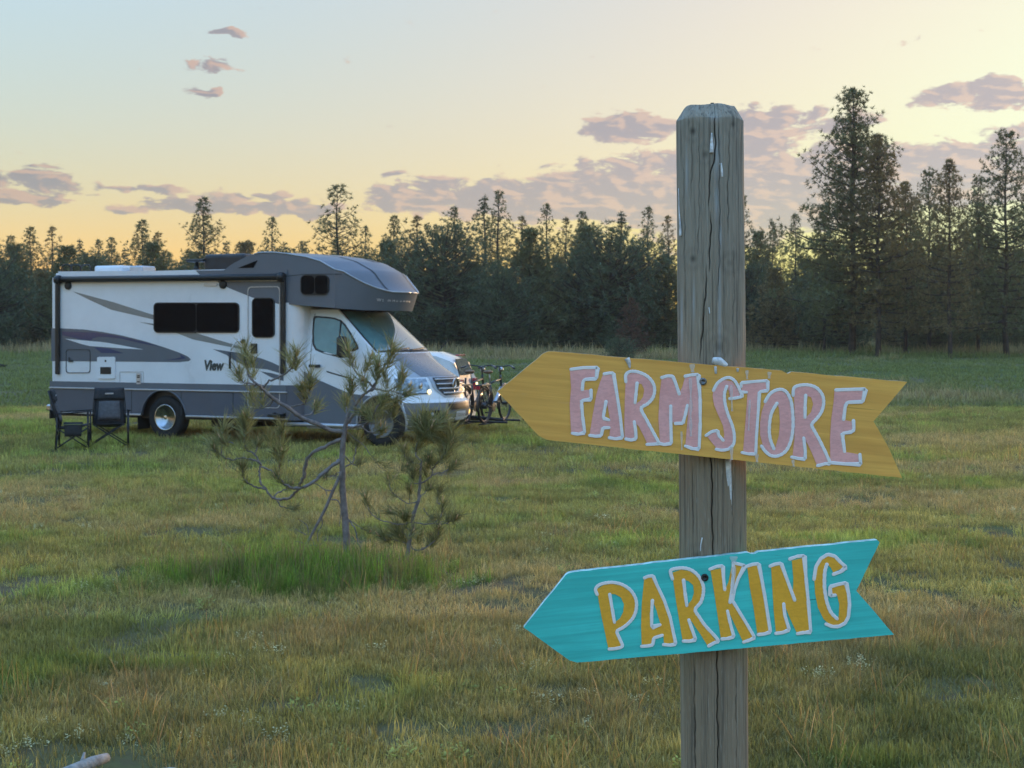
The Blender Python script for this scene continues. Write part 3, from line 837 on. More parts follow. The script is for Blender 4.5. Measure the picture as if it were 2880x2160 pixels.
M_WHT = plain('white_gelcoat', (0.76, 0.79, 0.83), 0.30, coat=0.3, var=0.05, vscale=1.5)
M_GRY = plain('grey_gelcoat', (0.115, 0.135, 0.165), 0.42, coat=0.12, var=0.06, vscale=1.5)
M_GRY_SHADE = plain('shaded_grey_skirt_paint', (0.085, 0.100, 0.135), 0.38, coat=0.4, var=0.08, vscale=1.5)  # same paint as the band above, darkened for the shade on the lower face
M_OLV = plain('warm_grey_stripe', (0.21, 0.23, 0.23), 0.35, coat=0.3, var=0.06)
M_NVY = plain('navy_stripe', (0.022, 0.045, 0.13), 0.32, coat=0.4, var=0.08)
M_BLK = plain('black_plastic', (0.012, 0.013, 0.015), 0.42, var=0.3)
M_RUB = plain('tyre_rubber', (0.016, 0.016, 0.017), 0.8, var=0.3, vscale=20, bump=0.4)
M_CHR = plain('chrome', (0.50, 0.51, 0.53), 0.24, metal=1.0, var=0.1, vscale=12)
M_ALU = plain('brushed_trim', (0.50, 0.52, 0.56), 0.34, metal=0.55, var=0.08)
M_SIL = plain('silver_car_paint', (0.33, 0.35, 0.38), 0.30, metal=0.2, coat=0.4, var=0.04, vscale=2)
M_HOOD = plain('grey_hood_paint', (0.11, 0.12, 0.135), 0.26, metal=0.3, coat=0.6, var=0.04, vscale=2)
M_BMP = plain('grey_bumper_paint', (0.15, 0.17, 0.20), 0.42, metal=0.1, coat=0.15, var=0.06, vscale=2)
M_DGL = plain('black_window_glass', (0.003, 0.005, 0.007), 0.15, var=0.2, spec=0.03)
M_TGL = plain('teal_tinted_glass', (0.10, 0.20, 0.20), 0.05, coat=1.0, var=0.15, vscale=3, spec=0.9)
M_SEAM = plain('dark_seam', (0.03, 0.035, 0.04), 0.6, var=0.2)
M_LAMP = plain('glowing_lamp_lens', (0.9, 0.75, 0.4), 0.15, var=0.05, emit=((1.0, 0.80, 0.40), 0.32))  # warm yellow lens with a weak emission
M_AMB = plain('amber_lens', (0.75, 0.30, 0.03), 0.15, coat=0.8, var=0.1, emit=((1.0, 0.62, 0.2), 0.25))
M_CLR = plain('headlight_glass', (0.30, 0.34, 0.38), 0.10, metal=0.55, coat=1.0, var=0.5, vscale=14)
M_PLT = plain('plate_white', (0.55, 0.58, 0.62), 0.4, var=0.1)

rvo = empty('motorhome', (RV0[0] + RS * 1.14, RV0[1] + RC * 1.14, 0), radians(-25))
tag(rvo, 'white and grey motorhome with dark awning and swooshes parked on the grass', 'motorhome')

def sidept(y): return lambda x, z: Vector((x, y, z))
def side_slab(name, pts, m, lev=1, parent=None, thick=0.006, y=-1.14, raw=False, smooth=False):
    """flat piece on the near side wall; pts are photo points unless raw"""
    loop = pts if raw else [rv(p[0], p[1], y) for p in pts]
    yy = y - 0.0022 * lev
    return bm_obj(name, slab([loop], sidept(yy), Vector((0, thick, 0))), m, parent or rvo)

# coach shell: white box with softened long edges
bm = bmesh.new()
add_box(bm, (-2.58, -1.14, 0.985), (2.5, 1.14, 2.97))
for e in list(bm.edges):
    a, b = e.verts
    if abs(a.co.x - b.co.x) > 2 and a.co.z > 2: e.select = True
bmesh.ops.bevel(bm, geom=[e for e in bm.edges if e.select], offset=0.09, segments=5, affect='EDGES')
rear_e = [e for e in bm.edges if all(v.co.x < -2.57 for v in e.verts)]
bmesh.ops.bevel(bm, geom=rear_e, offset=0.05, segments=4, affect='EDGES')
coach = shade_auto(bm_obj('coach_body', bm, M_WHT, rvo), 30)

def skirt(ysign):
    arch_r = 0.485
    a0 = math.asin((0.42 - 0.385) / arch_r)
    arc = [(arch_r * cos(a), 0.385 + arch_r * sin(a)) for a in np.linspace(pi - a0, a0, 21)]
    loop = [(-2.58, 0.985), (-2.58, 0.46), (-2.35, 0.42)] + arc + [(2.56, 0.40), (2.56, 0.985)]
    y = ysign * 1.15
    b = slab([loop], sidept(y), Vector((0, -ysign * 0.05, 0)))
    o = bm_obj('skirt', b, M_GRY_SHADE, rvo)
    b2 = bmesh.new()
    add_tube(b2, [(p[0], y, p[1]) for p in arc], 0.016, 6); bm_obj('arch_lip', b2, M_GRY_SHADE, o, True)
    if ysign < 0:
        for px_, z0, z1 in ((rv(*c1(790, 1220))[0], .43, .86), (rv(*c1(1195, 1220))[0], .43, .86), (rv(*c9(485, 800))[0], .43, .86), (rv(*c9(670, 750))[0], .62, .86), (rv(*c1(885, 1180))[0], .88, .985)):
            bm_ = bmesh.new(); add_box(bm_, (px_ - .006, y - .003, z0), (px_ + .006, y + .002, z1)); bm_obj('seam', bm_, M_SEAM, o)
    return o
for sg in (-1, 1): skirt(sg)
side_slab('skirt_band', [(-2.58, 0.885), (2.56, 0.885), (2.56, 0.99), (-2.58, 0.99)], M_GRY, 1, y=-1.151, raw=True)  # same paint as the skirt, coloured lighter where the face tilts to the sky
for z0, z1, xs in ((0.858, 0.884, ((-2.585, 2.58),)), (0.408, 0.440, ((-2.36, -0.49), (0.49, 2.58)))):
    for xa, xb in xs:
        bm = bmesh.new(); add_box(bm, (xa, -1.172, z0), (xb, -1.13, z1), 0.007); bm_obj('rub_rail', bm, M_ALU, rvo)
bm = bmesh.new(); add_box(bm, (-2.4, -1.05, 0.36), (2.6, 1.05, 0.98)); under = bm_obj('underbody', bm, M_BLK, rvo)
bm = bmesh.new(); add_box(bm, (-2.73, -1.10, 0.44), (-2.60, 1.10, 0.56), 0.03); bm_obj('rear_bumper', bm, M_CHR, rvo)
bm = bmesh.new(); add_box(bm, (-2.66, -1.09, 0.30), (-2.62, -0.9, 0.46), 0.01); bm_obj('bumper_bracket', bm, M_BLK, rvo)
bm = bmesh.new(); add_box(bm, (-0.60, -1.12, 0.16), (-0.585, -0.78, 0.70), 0.004); bm_obj('mud_flap', bm, M_BLK, rvo)
bm = bmesh.new(); add_box(bm, (0.75, -0.8, 0.22), (1.5, 0.6, 0.40), 0.03); add_box(bm, (1.7, -.6, .25), (2.3, .5, .4), 0.03); bm_obj('tank', bm, M_BLK, rvo)

def wheel(x, y, sg, rim_r=0.222, R=0.385, dish=0.10, w=0.24, m=None):
    """y is the outer face; sg = -1 on the near side"""
    w_ = empty('wheel'); w_.parent = rvo
    bm = bmesh.new()
    o = lambda d: y - sg * d
    add_disc_lathe(bm, [(rim_r - .01, o(w)[()] if False else -sg * w), (R - .05, -sg * w), (R, -sg * (w - .05)), (R, -sg * .05), (R - .02, -sg * .015), (R - .06, 0), (rim_r + .012, -sg * .004), (rim_r - .01, -sg * .02)], (x, y, R), 'Y', 40)
    bm_obj('tyre', bm, M_RUB, w_, True)
    bm = bmesh.new()
    add_disc_lathe(bm, [(rim_r + .012, -sg * .006), (rim_r + .004, sg * .010), (rim_r - .014, sg * .004), (rim_r - .035, -sg * dish * .55), (0.12, -sg * dish), (0.105, -sg * (dish - .01)), (0.075, -sg * .035), (0.062, -sg * .012), (0.03, -sg * .004), (0.0, -sg * .003)], (x, y, R), 'Y', 40)
    r_ = bm_obj('rim', bm, m or M_CHR, w_, True)
    for k in range(8):
        a = 2 * pi * k / 8 + .2
        b2 = bmesh.new(); cx, cz = x + 0.155 * cos(a), R + 0.155 * sin(a)
        add_disc_lathe(b2, [(0.026, -sg * (dish * .86)), (0.022, -sg * (dish * .84)), (0.0, -sg * (dish * .84))], (cx, y, cz), 'Y', 12)
        bm_obj('hand_hole', b2, M_BLK, w_)
    return w_
wheel(0, -1.105, -1); wheel(0, 1.105, 1)

# painted swooshes (thin vinyl pieces on the wall)
def stripe(pts, m, lev=1, f=c1, y=-1.14, sm=False):
    return side_slab('stripe', [f(*p) for p in pts], m, lev, y=y)
stripe([(130, 708), (215, 708), (400, 718), (550, 738), (700, 765), (900, 815), (1060, 866), (1180, 908), (1245, 938), (1272, 962), (1255, 977), (1180, 985), (700, 981), (130, 977)], M_GRY, 1)
stripe([(218, 735), (480, 742), (600, 757), (700, 775), (900, 822), (1045, 864), (860, 830), (700, 792), (600, 780), (520, 779), (470, 790), (455, 808), (380, 800), (220, 765)], M_NVY, 2)
stripe([(240, 793), (400, 808), (560, 822), (720, 850), (885, 882), (700, 872), (440, 853), (370, 835)], M_WHT, 2)
stripe([(480, 862), (610, 875), (725, 913), (540, 910)], M_NVY, 2)
stripe([(1182, 918), (1225, 945), (1232, 955), (1180, 964), (1045, 970), (1150, 956), (1192, 944)], M_NVY, 2)
stripe([(300, 405), (640, 495), (968, 600), (968, 637), (800, 598), (620, 557), (450, 480)], M_OLV, 1)
stripe([(845, 655), (968, 671), (968, 686)], M_OLV, 1)
stripe([(1150, 745), (1310, 745), (1500, 805), (1728, 872), (1728, 888), (1290, 800)], M_OLV, 1)
stripe([(1450, 878), (1690, 912), (1850, 955), (1930, 985), (2030, 1032), (2030, 1085), (1900, 1045), (1780, 1035), (1650, 985), (1560, 925)], M_GRY, 1)
stripe([(1840, 1060), (1930, 1075), (2030, 1100), (2030, 1140), (1930, 1110)], M_GRY, 1)
stripe([(1480, 322), (2040, 322), (2040, 524), (1960, 500), (1780, 458), (1600, 386), (1530, 352)], M_GRY, 1)
stripe([(185, 243), (1312, 235), (1350, 276), (200, 286)], M_WHT, 2)
stripe([(1312, 235), (1560, 232), (2060, 224), (2060, 266), (1350, 276)], M_GRY, 2)

# awning case, end caps and folded arms
bm = bmesh.new(); x0, x1 = rv(*c1(195, 300))[0], rv(*c1(2040, 300))[0]
add_tube(bm, [(x0, -1.20, 2.845), (x1, -1.20, 2.815)], 0.055, 14)
aw = bm_obj('awning', bm, M_BLK, rvo, True)
for xa, za in ((x0 + .03, 2.84), (x1 - .03, 2.81)):
    bm = bmesh.new(); add_disc_lathe(bm, [(0.0, -.05), (0.075, -.05), (0.085, 0), (0.075, .05), (0.0, .05)], (xa, -1.205, za), 'X', 18); bm_obj('end_cap', bm, M_BLK, aw, True)
for cx in (190, 2035):
    xa = rv(*c1(cx, 600))[0]
    zt, zb = rv(*c1(cx, 300))[1], rv(*c1(cx, 1085))[1]
    bm = bmesh.new(); add_box(bm, (xa - .045, -1.20, zb), (xa + .045, -1.145, zt), 0.02); bm_obj('awning_arm', bm, M_BLK, aw)
# outside speakers and porch light
for p in ((270, 360), (1537, 350)):
    x, z = rv(*c1(*p))
    bm = bmesh.new(); add_disc_lathe(bm, [(0.0, .0), (0.075, 0), (0.07, -.03), (0.045, -.04), (0, -.04)], (x, -1.14, z), 'Y', 20); bm_obj('speaker', bm, M_BLK, rvo)
side_slab('porch_light', [c1(*p) for p in rrect(1383, 340, 1490, 362, 8, 3)], M_ALU, 10, thick=.02)

def window(name, x0, y0, x1, y1, r, f=c1, y=-1.14, div=None, parent=None):
    fr = side_slab(name, [f(*p) for p in rrect(x0, y0, x1, y1, r)], M_BLK, 8, y=y, thick=.02, parent=parent)
    k = 9
    cols = [(x0 + k, x1 - k)] if div is None else [(x0 + k, div - 3), (div + 3, x1 - k)]
    for a, b in cols:
        pn = side_slab('pane', [f(*p) for p in rrect(a, y0 + k, b, y1 - k, r * .7)], M_DGL, 9, y=y, thick=.003, parent=fr)
    return fr
window('window', 970, 497, 1670, 745, 36, div=1320)
# entry door
dx0, dx1 = rv(*c1(1738, 400))[0], rv(*c1(2003, 400))[0]
door = empty('entry_door'); door.parent = rvo
def ring_part(name, loop_o, d, m, y, parent):
    xs = [p[0] for p in loop_o]; zs_ = [p[1] for p in loop_o]
    cx, cz = (min(xs) + max(xs)) / 2, (min(zs_) + max(zs_)) / 2
    sx_, sz_ = 1 - 2 * d / (max(xs) - min(xs)), 1 - 2 * d / (max(zs_) - min(zs_))
    inner = [(cx + (p[0] - cx) * sx_, cz + (p[1] - cz) * sz_) for p in loop_o]
    return bm_obj(name, slab([loop_o, inner], sidept(y), Vector((0, .012, 0))), m, parent)
ring_part('door_frame', rrect(dx0, 0.60, dx1, 2.66, 0.07), 0.014, M_ALU, -1.153, door)
window('door_window', 1775, 458, 1960, 785, 40, parent=door)
side_slab('door_lock', [c1(*p) for p in rrect(1765, 832, 1815, 915, 8, 3)], M_BLK, 10, thick=.03, parent=door)
hgx, hgz = rv(*c1(1705, 815))
bm = bmesh.new(); add_disc_lathe(bm, [(0, 0), (.04, 0), (.04, -.05), (0, -.05)], (hgx, -1.14, hgz), 'Y', 14); gh = bm_obj('grab_handle', bm, M_BLK, rvo)
bm = bmesh.new(); pts = [(rv(*c1(*p))[0], -1.20, rv(*c1(*p))[1]) for p in ((1702, 805), (1660, 815), (1635, 850), (1615, 890))]
add_tube(bm, pts, 0.014, 6); bm_obj('handle_arm', bm, M_WHT, gh, True)
a, b = rv(*c1(1608, 905)), rv(*c1(1608, 1038))
bm = bmesh.new(); add_tube(bm, [(a[0], -1.20, a[1]), (b[0], -1.20, b[1])], 0.02, 8); bm_obj('handle_grip', bm, M_BLK, gh, True)
sxa, sza = rv(*c9(990, 1030), -1.3); sxb, szb = rv(*c9(1155, 1075), -1.3)
bm = bmesh.new(); add_box(bm, (sxa, -1.36, szb), (sxb, -1.10, szb + .05), .01); add_box(bm, (sxa, -1.2, szb), (sxa + .03, -1.1, sza + .02)); add_box(bm, (sxb - .03, -1.2, szb), (sxb, -1.1, sza + .02)); bm_obj('entry_step', bm, M_BLK, rvo)
# hatches on the rear quarter
ring_part('hatch', [rv(*c1(*p)) for p in rrect(250, 880, 450, 1075, 22)], 0.012, M_SEAM, -1.149, rvo)
side_slab('hatch_latch', [c1(*p) for p in ((275, 945), (283, 945), (290, 965), (312, 968), (312, 984), (275, 984))], M_SEAM, 8)
pan = side_slab('service_panel', [c1(*p) for p in rrect(510, 942, 656, 1120, 14)], M_WHT, 10, thick=.03)
side_slab('panel_opening', [c1(*p) for p in rrect(537, 1025, 625, 1083, 3, 2)], M_BLK, 12, thick=.012, parent=pan)
x, z = rv(*c1(580, 975)); bm = bmesh.new(); add_disc_lathe(bm, [(.02, 0), (.018, -.006), (0, -.006)], (x, -1.163, z), 'Y', 12); bm_obj('panel_lock', bm, M_BLK, pan)
hp = ring_part('hatch', [rv(*c1(*p)) for p in rrect(690, 1062, 885, 1190, 6)], 0.006, M_ALU, -1.149, rvo)
vent = side_slab('heater_vent', [c1(*p) for p in rrect(830, 1075, 866, 1165, 4, 2)], M_ALU, 9, thick=.02)
for cy in (1092, 1105, 1142): side_slab('vent_slot', [c1(*p) for p in ((836, cy), (860, cy), (860, cy + 9), (836, cy + 9))], M_BLK, 10, thick=.006, parent=vent)

def text_mesh(body, size, m, parent, matrix, shear=0.0, offset=0.0, extrude=0.002, spacing=1.0, name='lettering'):
    cu = bpy.data.curves.new('txt', 'FONT'); cu.body = body; cu.size = size; cu.shear = shear; cu.offset = offset; cu.extrude = extrude; cu.space_character = spacing
    cu.resolution_u = 3
    o = bpy.data.objects.new('txt', cu)
    me = bpy.data.meshes.new_from_object(o)
    bpy.data.objects.remove(o); bpy.data.curves.remove(cu)
    me.transform(matrix)
    me.materials.clear(); me.materials.append(m)
    return link(bpy.data.objects.new(name, me), parent)
vx, vz = rv(*c1(1378, 1048)); vx2, _ = rv(*c1(1540, 1048))
M_TXT = plain('dark_lettering', (0.045, 0.06, 0.06), 0.4, var=0.1)
Mt = Matrix.Translation((vx, -1.1445, vz)) @ Matrix.Rotation(radians(90), 4, 'X') @ Matrix.Diagonal((0.84, 1, 1, 1))
text_mesh('View', 0.235, M_TXT, rvo, Mt, shear=0.18, offset=0.011)

# roof kit
def roof_box(name, a, b, y0, y1, m, bev=0.04, parent=None):
    (xa, za), (xb, zb) = a, b
    bm = bmesh.new(); add_box(bm, (min(xa, xb), y0, 2.95), (max(xa, xb), y1, max(za, zb)), bev, 3); return bm_obj(name, bm, m, parent or rvo)
roof_box('roof_vent', rv(*c1(550, 240), -.3), rv(*c1(775, 196), -.3), -0.55, 0.0, M_WHT, 0.045)
roof_box('roof_vent', rv(*c1(822, 238), -.3), rv(*c1(928, 198), -.3), -0.5, -0.1, M_ALU, 0.03)
roof_box('air_conditioner', rv(*c1(1465, 235), 0), rv(*c1(1800, 100), 0), -0.34, 0.34, M_BLK, 0.07)
ax, _ = rv(*c1(1320, 200), -.3)
bm = bmesh.new(); add_tube(bm, [(ax, -.3, 2.95), (ax, -.3, 3.06), (ax, -.3, 3.16)], [0.09, 0.05, 0.025], 10); ant = bm_obj('antenna', bm, M_BLK, rvo, True)
bm = bmesh.new(); add_box(bm, (ax - .16, -.42, 3.15), (ax + .22, -.18, 3.20), 0.02, 3); bm_obj('antenna_head', bm, M_BLK, ant)
for cx in (215, 290, 370):
    xa, za = rv(*c1(cx, 192), -.6); xb, _ = rv(*c1(cx + 80, 192), -.6)
    bm = bmesh.new(); add_tube(bm, smooth_line([(xa, -.6, 2.95), (xa, -.6, za - .05), (xa + .05, -.6, za), (xb - .05, -.6, za), (xb, -.6, za - .05), (xb, -.6, 2.95)], 3), 0.014, 6); bm_obj('roof_rail', bm, M_BLK, rvo, True)

# over-cab bunk: plan outline pushed up into a sloping cap
def Hc(x): return float(np.interp(x, [1.2, 1.45, 1.75, 2.05, 2.5, 2.9, 3.3, 3.6, 3.95, 4.03, 4.10, 4.18, 4.26, 4.7], [2.93, 3.08, 3.20, 3.255, 3.25, 3.22, 3.165, 3.085, 2.905, 2.80, 2.715, 2.63, 2.56, 2.50]))
OW, OC, OF = 1.13, 3.50, 4.30
def cap_x(y): return OF - (OF - OC) * (abs(y) / OW) ** 2.3
def cap_h(x, y):
    k = min(1.0, max(0.0, (x - 1.9) / 0.8))
    return max(Hc(x + 0.36 * k * (abs(y) / 1.1) ** 2) - 0.02 * (abs(y) / 1.1) ** 2, 2.545)
ny, nx = 48, 44
ys = np.sin(np.linspace(-pi / 2, pi / 2, ny + 1)) * OW
bm = bmesh.new()
grid = []
for y in ys:
    xe = cap_x(y)
    grid.append([bm.verts.new((x, y, cap_h(x, y))) for x in np.linspace(1.22, xe, nx + 1)])
for i in range(ny):
    for j in range(nx):
        bm.faces.new((grid[i][j], grid[i][j + 1], grid[i + 1][j + 1], grid[i + 1][j]))
def botz(x): return float(np.interp(x, [1.2, 2.5, 3.3, 3.9, 4.3], [2.37, 2.36, 2.30, 2.25, 2.245]))
loop = [grid[0][j] for j in range(nx + 1)] + [grid[i][nx] for i in range(1, ny)] + [grid[ny][j] for j in range(nx, -1, -1)]
mids, bots = [], []
for v in loop:
    bz = botz(v.co.x)
    ins = 0.84 if v.co.x > 3.5 else 1.0
    mids.append(bm.verts.new((v.co.x, v.co.y, (v.co.z + bz) / 2)))
    bots.append(bm.verts.new((v.co.x * ins + 3.5 * (1 - ins), v.co.y * (0.98 if v.co.x > 3.5 else 1), bz)))
    mids[-1].co.x = (v.co.x + bots[-1].co.x) / 2
for i in range(len(loop) - 1):
    bm.faces.new((loop[i], mids[i], mids[i + 1], loop[i + 1])); bm.faces.new((mids[i], bots[i], bots[i + 1], mids[i + 1]))
bm.faces.new(bots)
bmesh.ops.recalc_face_normals(bm, faces=bm.faces)
bunk = shade_auto(bm_obj('over_cab_bunk', bm, M_GRY, rvo), 32)
def cap_strip(y0, y1, xa, m, name, lift=0.006, xb=None):
    bm = bmesh.new(); prev = None
    xe = min(cap_x(y0), cap_x(y1)) - 0.015 if xb is None else xb
    for x in np.linspace(xa, xe, 26):
        cur = (bm.verts.new((x, y0, cap_h(x, y0) + lift)), bm.verts.new((x, y1, cap_h(x, y1) + lift)))
        if prev: bm.faces.new((prev[0], cur[0], cur[1], prev[1]))
        prev = cur
    return bm_obj(name, bm, m, bunk, True)
for y in (-0.50, 0.50): cap_strip(y - .018, y + .018, 2.6, M_SEAM, 'cap_groove')
cap_strip(0.80, 0.86, 2.7, M_SEAM, 'cap_groove'); cap_strip(0.05, 0.35, 3.35, M_BLK, 'cap_skylight', xb=3.55)
# silver tube in place of the highlight along the cap crease and nose ledge
for sg in (-1, 1):
    pts = []
    for x in np.linspace(1.9, OC, 18): pts.append((x, sg * (OW - .004), cap_h(x, OW) + .004))
    for y in np.linspace(OW, 0.0, 16)[1:]: pts.append((cap_x(y) + .004, sg * y, cap_h(cap_x(y), y) + .004))
    bm = bmesh.new(); add_tube(bm, pts, 0.016, 6); bm_obj('cap_edge_highlight', bm, M_SIL, bunk, True)
window('bunk_window', 265, 285, 510, 460, 45, f=c2, y=-1.13, div=388, parent=bunk)
side_slab('seam', [c2(*p) for p in ((0, 300), (120, 296), (260, 282), (270, 278), (620, 276), (620, 282), (275, 285), (130, 302), (0, 307))], M_SEAM, 1, y=-1.131)
tri = [c1(*p) for p in ((1655, 216), (1820, 150), (1785, 212))]
side_slab('bunk_window', tri, M_DGL, 2, y=-1.131)
# faint maker's lettering on the dark nose band
for i, ch in enumerate('WINNEBAGO'):
    y = -0.66 + i * 0.088
    x = cap_x(y) - 0.16 * (cap_x(y) - 3.5) * 0.5 + 0.006
    nrm = atan2(1.0, (cap_x(y + .01) - cap_x(y - .01)) / .02 * -1.0)
    Mt = Matrix.Translation((x, y, 2.395)) @ Matrix.Rotation(atan2(-(cap_x(y + .01) - cap_x(y - .01)) / .02, 1.0), 4, 'Z') @ Matrix.Rotation(radians(90), 4, 'Z') @ Matrix.Rotation(radians(90), 4, 'X')
    text_mesh(ch, 0.08, M_ALU, bunk, Mt)

# coach front corner between wall and cab
bm = bmesh.new()
plan = [(2.48, -1.14), (2.58, -1.135), (2.68, -1.11), (2.76, -1.06), (2.82, -0.99), (2.82, 0.99), (2.76, 1.06), (2.58, 1.135), (2.48, 1.14)]
lo = [bm.verts.new((p[0], p[1], 0.99)) for p in plan]; hi = [bm.verts.new((p[0], p[1], 2.38)) for p in plan]
for i in range(len(plan) - 1): bm.faces.new((lo[i], lo[i + 1], hi[i + 1], hi[i]))
bm_obj('coach_front', bm, M_WHT, rvo, True)
bm = bmesh.new()
lo = [bm.verts.new((p[0], p[1] * 1.006, 0.40)) for p in plan]; hi = [bm.verts.new((p[0], p[1] * 1.006, 0.992)) for p in plan]
for i in range(len(plan) - 1): bm.faces.new((lo[i], lo[i + 1], hi[i + 1], hi[i]))
bm_obj('skirt_corner', bm, M_GRY_SHADE, rvo, True)

# cab
CAB = [(.26, 4.98, 4.70, .88, 2.6), (.34, 5.14, 4.72, .94, 2.6), (.46, 5.235, 4.74, .98, 2.6), (.62, 5.26, 4.74, .995, 2.6), (.73, 5.25, 4.71, .995, 2.6), (.775, 5.20, 4.64, .985, 2.5),
       (.90, 5.165, 4.58, .98, 2.4), (1.03, 5.13, 4.52, .975, 2.4), (1.12, 5.075, 4.46, .97, 2.4), (1.175, 4.98, 4.38, .965, 2.5), (1.27, 4.80, 4.29, .96, 2.6), (1.37, 4.62, 4.23, .955, 2.7),
       (1.46, 4.47, 4.19, .95, 2.8), (1.535, 4.37, 4.16, .945, 3.0), (1.56, 4.33, 4.14, .94, 3.0), (1.80, 4.02, 3.87, .893, 3.0), (2.05, 3.71, 3.60, .842, 3.0), (2.27, 3.46, 3.36, .80, 3.0)]
CZ = [r[0] for r in CAB]
def cabv(z, k): return float(np.interp(z, CZ, [r[k] for r in CAB]))
def cab_pt(z, t, off=0.0):
    F, C, Wd, p = (cabv(z, k) for k in (1, 2, 3, 4))
    x = F - (F - C) * abs(t) ** p
    P0 = Vector((x, Wd * t, z))
    if off:
        e = 1e-3
        du = cab_pt(z, min(t + e, 1)) - cab_pt(z, max(t - e, -1)); dv = cab_pt(z + e, t) - cab_pt(z - e, t)
        n = du.cross(dv)
        if n.length > 1e-12:
            n.normalize()
            if n.x < 0: n = -n
            P0 = P0 + n * off
    return P0
bm = bmesh.new(); rows = []
ts = np.sin(np.linspace(-pi / 2, pi / 2, 45))
zl = np.unique(np.concatenate([np.array(CZ), np.linspace(.26, 2.27, 40)]))
for z in zl:
    C, Wd = cabv(z, 2), cabv(z, 3)
    row = [bm.verts.new((x, -Wd, z)) for x in np.linspace(2.80, C, 8)[:-1]] + [bm.verts.new(cab_pt(z, t)) for t in ts] + [bm.verts.new((x, Wd, z)) for x in np.linspace(C, 2.80, 8)[1:]]
    rows.append(row)
for a, b in zip(rows, rows[1:]):
    for i in range(len(a) - 1): bm.faces.new((a[i], a[i + 1], b[i + 1], b[i]))
bm.faces.new(rows[-1]); bm.faces.new(list(reversed(rows[0])))
bmesh.ops.recalc_face_normals(bm, faces=bm.faces)
cab = shade_auto(bm_obj('cab', bm, M_WHT, rvo), 50)
def cab_patch(name, z0, z1, tl, tr, m, off=0.004, nz_=10, nt_=16, parent=None):
    bm = bmesh.new(); g = []
    for z in np.linspace(z0, z1, nz_):
        a = tl(z) if callable(tl) else tl; b = tr(z) if callable(tr) else tr
        g.append([bm.verts.new(cab_pt(z, t, off)) for t in np.linspace(a, b, nt_)])
    for r0, r1 in zip(g, g[1:]):
        for i in range(nt_ - 1): bm.faces.new((r0[i], r0[i + 1], r1[i + 1], r1[i]))
    bmesh.ops.recalc_face_normals(bm, faces=bm.faces)
    return bm_obj(name, bm, m, parent or rvo, True)
cab_patch('windscreen_seal', 1.545, 2.27, -.97, .97, M_BLK, .003, parent=cab)
ws_ = cab_patch('windscreen', 1.575, 2.23, -.935, .935, M_TGL, .007, parent=cab)
cab_patch('windscreen_pillar', 1.575, 2.23, .90, .99, M_WHT, .010, parent=cab)
hood = cab_patch('bonnet', 1.14, 1.53, lambda z: -.80 - .10 * (z - 1.14), lambda z: .80 + .10 * (z - 1.14), M_SIL, .004, 14, 24)
cab_patch('bonnet_stripe', 1.15, 1.525, lambda z: -.62 - .25 * (z - 1.15), lambda z: .34 + .25 * (z - 1.15), M_HOOD, .007, 14, 20, parent=hood)
# wipers
for t0, t1 in ((-.75, -.05), (-.1, .6)):
    bm = bmesh.new(); add_tube(bm, [cab_pt(1.56 + .03 * k / 6, t0 + (t1 - t0) * k / 6, .03) for k in range(7)], 0.013, 6); bm_obj('wiper', bm, M_BLK, cab, True)
# grille, slats and round emblem
gl = lambda z: -.47 + .15 * max(0, (0.98 - z) / .16) ** 1.5
gr_ = cab_patch('grille_surround', .80, 1.145, lambda z: gl(z) - .07, lambda z: -gl(z) + .07, M_SIL, .006, 12, 20)
gri = cab_patch('grille', .835, 1.125, gl, lambda z: -gl(z), M_BLK, .012, 12, 20)
for zc in (.872, .945, 1.020, 1.092):
    bm = bmesh.new(); a = gl(zc) + .012
    pts = [cab_pt(zc, t, .022) for t in np.linspace(a, -a, 21)]
    add_tube(bm, pts, 0.017, 6)
    for v in bm.verts: v.co.z = zc + (v.co.z - zc) * 1.0
    bm_obj('grille_slat', bm, M_ALU, gri, True)
ec = cab_pt(.985, 0, .035)
bm = bmesh.new()
add_tube(bm, [(ec.x, ec.y + .115 * cos(a), ec.z + .115 * sin(a)) for a in np.linspace(0, 2 * pi, 33)], 0.013, 6, caps=False)
em = bm_obj('emblem', bm, M_CHR, gri, True)
bm = bmesh.new(); add_disc_lathe(bm, [(.112, -.01), (.108, .0), (0, .002)], (ec.x - .004, ec.y, ec.z), 'X', 28); bm_obj('emblem_back', bm, M_BLK, em)
for k in range(3):
    a = pi / 2 + k * 2 * pi / 3
    bm = bmesh.new(); v = [bm.verts.new((ec.x + .012, ec.y, ec.z)), bm.verts.new((ec.x, ec.y + .022 * cos(a + 1.05), ec.z + .022 * sin(a + 1.05))), bm.verts.new((ec.x, ec.y + .11 * cos(a), ec.z + .11 * sin(a))), bm.verts.new((ec.x, ec.y + .022 * cos(a - 1.05), ec.z + .022 * sin(a - 1.05)))]
    bm.faces.new((v[0], v[1], v[2])); bm.faces.new((v[0], v[2], v[3])); bm_obj('star_point', bm, M_CHR, em)
